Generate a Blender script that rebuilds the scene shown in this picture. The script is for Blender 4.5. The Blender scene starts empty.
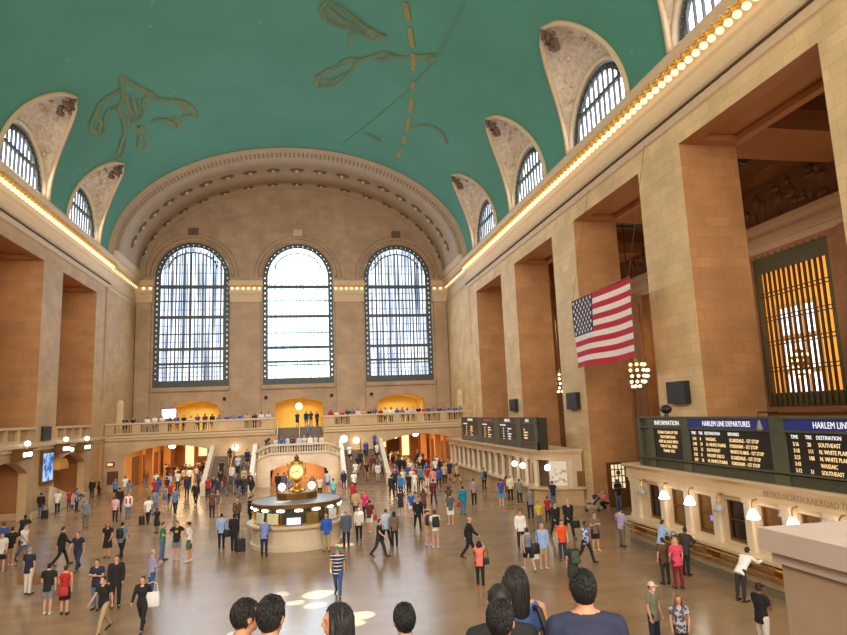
import bpy, bmesh, math, random
from mathutils import Vector, Matrix
from mathutils.geometry import tessellate_polygon
random.seed(5)
PI = math.pi
scene = bpy.context.scene
COL = scene.collection
# ------------------------------------------------------------------ measures (metres; floor z = 0, camera over x = 0, y = 0)
XL, XR, XC = -18.88, 17.72, -0.578
PD = 3.1                       # depth of the side piers
YF, YB = 75.73, 65.4           # far wall, front of the far arch
ZO = 18.57                     # top of the side openings
Z0, VA, VB = 23.2, 18.3, 11.7  # vault springing and half axes
YN = -14.0                     # near end of the hall
BAYS = [57.72, 45.6, 33.5, 21.37, 9.25, -2.9]   # bay centres, every 12.1 m
OW = 4.19                      # half width of a side opening

# ------------------------------------------------------------------ colours and materials
def lin(c):
    return tuple((x / 12.92 if x <= .04045 else ((x + .055) / 1.055) ** 2.4) for x in c)
def rgb(r, g, b):
    return lin((r / 255, g / 255, b / 255))
def new_mat(name):
    m = bpy.data.materials.new(name); m.use_nodes = True
    nt = m.node_tree; nt.nodes.clear()
    o = nt.nodes.new('ShaderNodeOutputMaterial')
    return m, nt, o
def mix_rgb(nt, fac, a, b, blend='MIX'):
    n = nt.nodes.new('ShaderNodeMix'); n.data_type = 'RGBA'; n.blend_type = blend
    for key, val in ((0, fac), (6, a), (7, b)):
        if hasattr(val, 'links') or hasattr(val, 'is_linked'): nt.links.new(val, n.inputs[key])
        else: n.inputs[key].default_value = val if key == 0 else (*val, 1) if len(val) == 3 else val
    return n.outputs[2]
def M(name, col, rough=.6, metal=0., var=.12, scale=2., bump=0., emit=0., emit_col=None, coat=0.):
    m, nt, o = new_mat(name)
    p = nt.nodes.new('ShaderNodeBsdfPrincipled')
    tc = nt.nodes.new('ShaderNodeTexCoord'); nz = nt.nodes.new('ShaderNodeTexNoise')
    nz.inputs['Scale'].default_value = scale; nz.inputs['Detail'].default_value = 4
    nt.links.new(tc.outputs['Object'], nz.inputs['Vector'])
    c = mix_rgb(nt, nz.outputs['Fac'], tuple(x * (1 - var) for x in col), tuple(min(1, x * (1 + var)) for x in col))
    nt.links.new(c, p.inputs['Base Color'])
    p.inputs['Roughness'].default_value = rough; p.inputs['Metallic'].default_value = metal
    if coat: p.inputs['Coat Weight'].default_value = coat
    if bump:
        b = nt.nodes.new('ShaderNodeBump'); b.inputs['Strength'].default_value = bump
        nt.links.new(nz.outputs['Fac'], b.inputs['Height']); nt.links.new(b.outputs[0], p.inputs['Normal'])
    if emit:
        p.inputs['Emission Color'].default_value = (*(emit_col or col), 1); p.inputs['Emission Strength'].default_value = emit
    nt.links.new(p.outputs[0], o.inputs[0])
    return m
def glow(name, col, strength, sample=False):
    m, nt, o = new_mat(name)
    e = nt.nodes.new('ShaderNodeEmission'); e.inputs[0].default_value = (*col, 1); e.inputs[1].default_value = strength
    nt.links.new(e.outputs[0], o.inputs[0])
    if not sample: m.cycles.emission_sampling = 'NONE'
    return m
def ashlar(name, col, bw=1.25, bh=.5, dark=.80, rough=.62, mort=.72, spread=.10):
    m, nt, o = new_mat(name)
    p = nt.nodes.new('ShaderNodeBsdfPrincipled'); p.inputs['Roughness'].default_value = rough
    uv = nt.nodes.new('ShaderNodeUVMap'); uv.uv_map = 'UVMap'
    br = nt.nodes.new('ShaderNodeTexBrick')
    nt.links.new(uv.outputs[0], br.inputs['Vector'])
    br.inputs['Scale'].default_value = 1; br.inputs['Brick Width'].default_value = bw; br.inputs['Row Height'].default_value = bh
    br.inputs['Mortar Size'].default_value = .018; br.inputs['Mortar Smooth'].default_value = .3
    br.inputs['Color1'].default_value = (*[x * (1 + spread) for x in col], 1)
    br.inputs['Color2'].default_value = (*[x * (1 - spread * 1.4) for x in col], 1)
    br.inputs['Mortar'].default_value = (*[x * mort for x in col], 1)
    nz = nt.nodes.new('ShaderNodeTexNoise'); nz.inputs['Scale'].default_value = .55; nz.inputs['Detail'].default_value = 6
    tc = nt.nodes.new('ShaderNodeTexCoord'); nt.links.new(tc.outputs['Object'], nz.inputs['Vector'])
    ramp = nt.nodes.new('ShaderNodeMapRange'); ramp.inputs[1].default_value = .3; ramp.inputs[2].default_value = .7
    ramp.inputs[3].default_value = dark; ramp.inputs[4].default_value = 1.08
    nt.links.new(nz.outputs['Fac'], ramp.inputs[0])
    c = mix_rgb(nt, 1.0, br.outputs['Color'], ramp.outputs[0], 'MULTIPLY')
    nt.links.new(c, p.inputs['Base Color'])
    nt.links.new(p.outputs[0], o.inputs[0])
    return m

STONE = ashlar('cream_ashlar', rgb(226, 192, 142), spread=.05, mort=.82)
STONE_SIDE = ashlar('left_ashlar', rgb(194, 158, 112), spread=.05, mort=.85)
STONE_REV = ashlar('lamplit_ashlar', rgb(178, 128, 82), 1.25, .5, spread=.07, mort=.8)  # orange-brown tone: warm lamplight on the reveals put into the stone colour
STONE_FAR = ashlar('backlit_ashlar', rgb(180, 150, 120), 1.3, .62, mort=.85, spread=.05)  # greyer than the side walls: backlit shade put into the stone colour
STONE_LOW = ashlar('lower_ashlar', rgb(196, 165, 124), 1.4, .7, mort=.85, spread=.05)
PLAIN = M('plain_stone', rgb(214, 186, 146), .55, var=.1, scale=1.2)
MOULD = M('moulded_stone', rgb(208, 180, 144), .55, var=.1, scale=3)
CREAM = M('pale_marble', rgb(214, 196, 170), .4, var=.1, scale=2)
WHITEST = M('white_marble', rgb(232, 224, 212), .35, var=.06, scale=2)
BOTTICINO = M('booth_marble', rgb(206, 182, 148), .35, var=.12, scale=2.5)
CARVED = M('carved_relief', rgb(206, 190, 170), .7, var=.55, scale=3.2, bump=.8)
DARKCARVE = M('dark_carving', rgb(104, 84, 66), .7, var=.45, scale=6, bump=.6)  # dark brown mottled carving
BROWNCARVE = M('brown_frieze', rgb(120, 82, 52), .7, var=.45, scale=2.5, bump=.7)
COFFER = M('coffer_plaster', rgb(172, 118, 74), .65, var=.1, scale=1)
BRONZE = M('dark_bronze', rgb(62, 62, 48), .45, .5, var=.2, scale=3)
WINPALE = M('window_bronze_backlit', rgb(150, 166, 176), .5, 0., var=.1)  # middle window bars, its bloom painted in as a pale colour
WINFRAME = M('window_bronze', rgb(76, 80, 76), .55, .2, var=.2, scale=2)
BRASS = M('brass', rgb(196, 148, 70), .28, .9, var=.12, scale=6)
GOLD = M('gilt', rgb(226, 176, 86), .3, .8, var=.1, scale=9)
BROWN = M('bronze_brown', rgb(120, 84, 42), .45, .5, var=.2, scale=5)
BLACK = M('black_plastic', rgb(26, 26, 27), .5, var=.1)
DARK = M('dark_opening', rgb(38, 28, 20), .7, var=.2)
GREENMETAL = M('green_grey_metal', rgb(88, 90, 72), .45, .3, var=.12, scale=3)
SCREEN = M('board_screen', rgb(26, 24, 22), .4, var=.1)
SPEAKER = M('speaker_cloth', rgb(40, 38, 32), .7, var=.15, scale=8)
STEP = M('stair_stone', rgb(120, 96, 74), .5, var=.15, scale=2)
GREYROOF = M('booth_roof', rgb(142, 140, 138), .35, var=.15, scale=2)
BULB = glow('warm_bulb', (1., .80, .46), 3.2)
CBULB = glow('cornice_bulb_glass', (1., .78, .42), 2.1)
BULBW = glow('white_globe', (1., .93, .8), 5.)
LAMPW = glow('white_lamp', (1., .95, .86), 9.)
AMBER = glow('amber_letters', (1., .66, .28), 1.5)
WHITE_T = glow('white_letters', (1., .97, .9), 1.2)
REDGLOW = glow('red_light', (1., .12, .05), 8.)
PINKGLOW = glow('pink_screen', (1., .72, .85), 3.)

# ------------------------------------------------------------------ mesh builder
class MB:
    def __init__(s): s.v = []; s.f = []; s.mi = []; s.cur = 0
    def add(s, vs, fs):
        b = len(s.v); s.v += [tuple(x) for x in vs]; s.f += [tuple(b + i for i in f) for f in fs]; s.mi += [s.cur] * len(fs); return s
    def quad(s, *p): return s.add(p, [tuple(range(len(p)))])
    def box(s, x0, x1, y0, y1, z0, z1):
        return s.add([(x0, y0, z0), (x1, y0, z0), (x1, y1, z0), (x0, y1, z0), (x0, y0, z1), (x1, y0, z1), (x1, y1, z1), (x0, y1, z1)],
                     [(0, 3, 2, 1), (4, 5, 6, 7), (0, 1, 5, 4), (1, 2, 6, 5), (2, 3, 7, 6), (3, 0, 4, 7)])
    def obox(s, c, ax, ay, hx, hy, z0, z1):      # box turned about z
        P = []
        for z in (z0, z1):
            for a, b in ((-1, -1), (1, -1), (1, 1), (-1, 1)):
                P.append((c[0] + a * hx * ax[0] + b * hy * ay[0], c[1] + a * hx * ax[1] + b * hy * ay[1], z))
        return s.add(P, [(0, 3, 2, 1), (4, 5, 6, 7), (0, 1, 5, 4), (1, 2, 6, 5), (2, 3, 7, 6), (3, 0, 4, 7)])
    def loft(s, rings, cap=True, closed=True):
        n = len(rings[0]); b = len(s.v); s.v += [tuple(p) for r in rings for p in r]
        fs = []
        for i in range(len(rings) - 1):
            for j in range(n if closed else n - 1):
                k = (j + 1) % n
                fs.append((b + i * n + j, b + i * n + k, b + (i + 1) * n + k, b + (i + 1) * n + j))
        if cap and closed:
            fs.append(tuple(b + j for j in reversed(range(n)))); fs.append(tuple(b + (len(rings) - 1) * n + j for j in range(n)))
        s.f += fs; s.mi += [s.cur] * len(fs); return s
    def tube(s, p0, p1, r0, r1=None, n=8, cap=True):
        r1 = r0 if r1 is None else r1
        p0, p1 = Vector(p0), Vector(p1); d = (p1 - p0)
        if d.length < 1e-7: return s
        d.normalize(); u = d.orthogonal().normalized(); w = d.cross(u)
        R = lambda c, r: [c + (u * math.cos(2 * PI * i / n) + w * math.sin(2 * PI * i / n)) * r for i in range(n)]
        return s.loft([R(p0, r0), R(p1, r1)], cap)
    def path(s, pts, r, n=6, closed=False):
        pts = [Vector(p) for p in pts]; rings = []; ref = None
        for i, p in enumerate(pts):
            d = (pts[min(i + 1, len(pts) - 1)] - pts[max(i - 1, 0)])
            d = d.normalized() if d.length > 1e-9 else Vector((0, 0, 1))
            if ref is None: ref = d.orthogonal().normalized()
            u = (ref - d * ref.dot(d)); u = u.normalized() if u.length > 1e-6 else d.orthogonal().normalized(); ref = u
            w = d.cross(u); rr = r[i] if isinstance(r, (list, tuple)) else r
            rings.append([p + (u * math.cos(2 * PI * k / n) + w * math.sin(2 * PI * k / n)) * rr for k in range(n)])
        return s.loft(rings)
    def ball(s, c, rx, ry=None, rz=None, nu=12, nv=8, keep=None):
        ry = rx if ry is None else ry; rz = rx if rz is None else rz
        rings = []
        vs = []; fs = []
        for i in range(nv + 1):
            t = PI * i / nv
            for j in range(nu):
                a = 2 * PI * j / nu
                vs.append((c[0] + rx * math.sin(t) * math.cos(a), c[1] + ry * math.sin(t) * math.sin(a), c[2] + rz * math.cos(t)))
        for i in range(nv):
            for j in range(nu):
                k = (j + 1) % nu
                q = (i * nu + j, (i + 1) * nu + j, (i + 1) * nu + k, i * nu + k)
                if keep is None or keep(Vector([sum(vs[x][t] for x in q) / 4 - c[t] for t in range(3)])): fs.append(q)
        return s.add(vs, fs)
    def lathe(s, prof, c=(0, 0, 0), n=24, a0=0., a1=2 * PI):
        full = abs(a1 - a0 - 2 * PI) < 1e-6
        m = n if full else n + 1
        vs = [(c[0] + r * math.cos(a0 + (a1 - a0) * j / n), c[1] + r * math.sin(a0 + (a1 - a0) * j / n), c[2] + z) for r, z in prof for j in range(m)]
        fs = []
        for i in range(len(prof) - 1):
            for j in range(n):
                k = (j + 1) % m
                fs.append((i * m + j, i * m + k, (i + 1) * m + k, (i + 1) * m + j))
        return s.add(vs, fs)
    def extrude(s, poly, fn, d0, d1):           # 2D polygon pushed along a third axis through fn(a, b, d)
        n = len(poly); A = [fn(a, b, d0) for a, b in poly]; B = [fn(a, b, d1) for a, b in poly]
        return s.add(A + B, [tuple(range(n)), tuple(reversed(range(n, 2 * n)))] + [(i, i + n, (i + 1) % n + n, (i + 1) % n) for i in range(n)])
    def panel(s, outer, holes, fn, depth, edge=True):   # wall sheet with holes; fn(a, b, d)
        loops = [outer] + holes
        pts = [q for l in loops for q in l]
        tris = tessellate_polygon([[Vector((a, b, 0)) for a, b in l] for l in loops])
        s.add([fn(a, b, 0) for a, b in pts], tris); s.add([fn(a, b, depth) for a, b in pts], [tuple(reversed(t)) for t in tris])
        for l in (loops if edge else holes):
            n = len(l)
            s.add([fn(a, b, 0) for a, b in l] + [fn(a, b, depth) for a, b in l], [(i, (i + 1) % n, (i + 1) % n + n, i + n) for i in range(n)])
        return s
    def build(s, name, mat, parent=None, smooth=False, uv=False, fix=False, loc=None):
        me = bpy.data.meshes.new(name)
        vs = s.v if loc is None else [(x - loc[0], y - loc[1], z - loc[2]) for x, y, z in s.v]
        me.from_pydata(vs, [], s.f)
        mats = mat if isinstance(mat, (list, tuple)) else [mat]
        for m in mats: me.materials.append(m)
        if len(mats) > 1: me.polygons.foreach_set('material_index', s.mi)
        if fix:
            bm = bmesh.new(); bm.from_mesh(me); bmesh.ops.recalc_face_normals(bm, faces=bm.faces); bm.to_mesh(me); bm.free()
        if smooth: me.polygons.foreach_set('use_smooth', [True] * len(me.polygons))
        if uv:
            l = me.uv_layers.new(name='UVMap')
            for p in me.polygons:
                n = p.normal
                for li in p.loop_indices:
                    c = me.vertices[me.loops[li].vertex_index].co
                    if abs(n.z) > .75: q = (c.x, c.y)
                    elif abs(n.x) > abs(n.y): q = (c.y, c.z)
                    else: q = (c.x, c.z)
                    l.data[li].uv = q
        me.update()
        o = bpy.data.objects.new(name, me); COL.objects.link(o)
        if parent is not None: o.parent = parent
        if loc is not None and parent is None: o.location = loc
        return o
def arc(xc, hw, zs, rise, n=18):     # points of an arch from right spring over the top to left spring
    return [(xc + hw * math.cos(PI * i / n), zs + rise * math.sin(PI * i / n)) for i in range(n + 1)]
def arch_hole(xc, hw, zb, zs, rise, n=18):
    return [(xc - hw, zb), (xc + hw, zb)] + arc(xc, hw, zs, rise, n)
def seg_arc(xc, hw, zs, rise, n=14):  # flat segmental arch
    R = (hw * hw + rise * rise) / (2 * rise); a = math.asin(min(1, hw / R))
    return [(xc + R * math.sin(a - 2 * a * i / n), zs + rise - R + R * math.cos(a - 2 * a * i / n)) for i in range(n + 1)]
def seg_hole(xc, hw, zb, zs, rise):
    return [(xc - hw, zb), (xc + hw, zb)] + seg_arc(xc, hw, zs, rise)
def struct(o):
    o['kind'] = 'structure'; return o
def tag(o, label, cat, group=None, kind=None):
    o['label'] = label; o['category'] = cat
    if group: o['group'] = group
    if kind: o['kind'] = kind
    return o
def thing(name, label, cat, loc=(0, 0, 0), group=None):
    o = bpy.data.objects.new(name, None); COL.objects.link(o); o.location = loc; o.empty_display_size = .1
    return tag(o, label, cat, group)
def rel(mb, name, mat, t, **k):      # part built in world coordinates under a thing standing at t.location
    L = t.location; mb.v = [(x - L.x, y - L.y, z - L.z) for x, y, z in mb.v]
    return mb.build(name, mat, t, **k)
def dup(root, loc=None, rotz=None, label=None, group=None):
    r = root.copy(); COL.objects.link(r)
    if loc is not None: r.location = loc
    if rotz is not None: r.rotation_euler = (0, 0, rotz)
    if label: r['label'] = label
    if group: r['group'] = group
    for ch in list(root.children):
        c = ch.copy(); COL.objects.link(c); c.parent = r
        for g in list(ch.children):
            d = g.copy(); COL.objects.link(d); d.parent = c
    return r
def text(body, size, mat, origin, xdir, ydir, name='lettering', parent=None, align='LEFT', depth=.004, squeeze=1.):
    cu = bpy.data.curves.new('txt', 'FONT'); cu.body = body; cu.size = size; cu.extrude = depth; cu.align_x = align; cu.resolution_u = 2
    o = bpy.data.objects.new('txt', cu); COL.objects.link(o)
    bpy.context.view_layer.update()
    me = bpy.data.meshes.new_from_object(o.evaluated_get(bpy.context.evaluated_depsgraph_get()))
    bpy.data.objects.remove(o); bpy.data.curves.remove(cu)
    X, Y = Vector(xdir) * squeeze, Vector(ydir); N = Vector(xdir).cross(Y)
    off = parent.location if parent is not None else Vector((0, 0, 0))
    for v in me.vertices: v.co = Vector(origin) + X * v.co.x + Y * v.co.y + N * v.co.z - off
    me.materials.clear(); me.materials.append(mat)
    r = bpy.data.objects.new(name, me); COL.objects.link(r)
    if parent is not None: r.parent = parent
    return r
def join_meshes(objs, name):          # several lettering meshes of one sign become one part
    mb = MB(); mats = []
    for o in objs:
        mt = o.data.materials[0]
        if mt not in mats: mats.append(mt)
        mb.cur = mats.index(mt)
        mb.add([v.co for v in o.data.vertices], [tuple(p.vertices) for p in o.data.polygons])
    par = objs[0].parent
    for o in objs: bpy.data.objects.remove(o)
    return mb.build(name, mats, par)
WORDS = ['zeroth', 'first', 'second', 'third', 'fourth', 'fifth', 'sixth', 'seventh', 'eighth', 'ninth', 'tenth', 'eleventh', 'twelfth', 'thirteenth', 'fourteenth',
         'fifteenth', 'sixteenth', 'seventeenth', 'eighteenth', 'nineteenth', 'twentieth', 'twenty-first', 'twenty-second', 'twenty-third', 'twenty-fourth', 'twenty-fifth', 'twenty-sixth', 'twenty-seventh', 'twenty-eighth', 'twenty-ninth', 'thirtieth', 'thirty-first', 'thirty-second', 'thirty-third', 'thirty-fourth', 'thirty-fifth', 'thirty-sixth']
CONST = {'ecl':[[(1.144,38.12),(1.129,38.96),(1.114,39.76)],[(1.103,40.48),(1.086,41.51),(1.068,42.58)],[(1.059,43.23),(1.045,44.24),(1.035,45.34)],[(1.019,46.86),(1.01,47.89)],[(0.997,49.38),(0.99,50.53),(0.982,51.72)],[(0.976,52.73),(0.97,54.07),(0.964,55.46)],[(0.963,56.38),(0.959,57.92)],[(0.96,59.29),(0.963,61.49)]],'line':[[(0.924,36.14),(0.933,38.39),(0.947,42.05),(0.98,45.06),(1.028,48.82),(1.113,53.21),(1.21,58.1),(1.307,62.33)]],'fish':[[(1.44,40.06),(1.46,40.93),(1.442,41.99),(1.407,42.49),(1.36,42.57),(1.308,42.58),(1.263,43.14),(1.226,43.13),(1.187,42.5),(1.225,42.4),(1.269,42.12),(1.3,41.67),(1.332,41.05),(1.367,40.62),(1.407,40.21),(1.44,40.06)],[(1.427,40.78),(1.399,41.28),(1.373,42.13),(1.346,41.8),(1.316,42.11)],[(1.269,42.12),(1.258,42.92)],[(1.245,42.11),(1.237,43.0)],[(1.328,43.25),(1.33,44.36)],[(1.465,51.47),(1.46,50.04),(1.429,49.0),(1.379,48.29),(1.345,47.01),(1.315,46.4),(1.294,46.86),(1.302,47.99),(1.331,48.95),(1.346,50.33),(1.391,51.33),(1.438,51.58),(1.465,51.47)],[(1.357,47.09),(1.308,46.56)],[(1.44,50.41),(1.387,50.36),(1.35,49.21)],[(1.296,46.46),(1.241,45.83),(1.196,44.83),(1.167,44.36),(1.138,44.66),(1.171,45.59),(1.21,45.56)],[(1.138,44.66),(1.075,44.19),(1.016,43.3),(0.969,42.52),(0.95,42.85),(0.986,43.4)],[(1.19,58.83),(1.139,58.88),(1.091,59.58)],[(0.937,54.14),(0.868,52.41),(0.776,52.17),(0.71,53.55)]],'crab':[[(2.325,46.27),(2.344,47.78),(2.363,48.97),(2.412,50.06),(2.416,51.29),(2.39,52.55),(2.332,52.77),(2.294,51.8),(2.283,50.52),(2.246,50.06),(2.216,50.72),(2.252,49.24),(2.282,48.15),(2.31,46.99),(2.325,46.27)],[(2.237,50.78),(2.191,51.32),(2.147,52.11),(2.12,53.05),(2.111,54.5),(2.134,55.15)],[(2.144,51.82),(2.106,52.69),(2.073,54.17),(2.065,55.85),(2.094,55.21),(2.12,55.3)],[(2.346,48.62),(2.361,50.22),(2.368,51.72)],[(2.317,49.01),(2.332,50.64),(2.356,52.24)],[(2.293,49.92),(2.324,51.39)],[(2.357,47.9),(2.419,47.86),(2.479,48.07),(2.532,48.96),(2.593,49.71),(2.586,51.54),(2.533,51.57),(2.512,50.29),(2.454,49.39),(2.407,49.83)],[(2.528,49.04),(2.526,50.35),(2.574,51.11)],[(2.421,51.53),(2.446,53.53),(2.504,54.66),(2.568,56.09),(2.528,56.54),(2.47,54.93)],[(2.388,52.75),(2.384,54.98),(2.422,56.63),(2.412,57.83),(2.369,57.18),(2.356,55.44),(2.363,53.86)],[(2.297,53.97),(2.237,54.27),(2.2,55.47),(2.196,56.83),(2.158,56.35),(2.179,54.64)]]}
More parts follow.
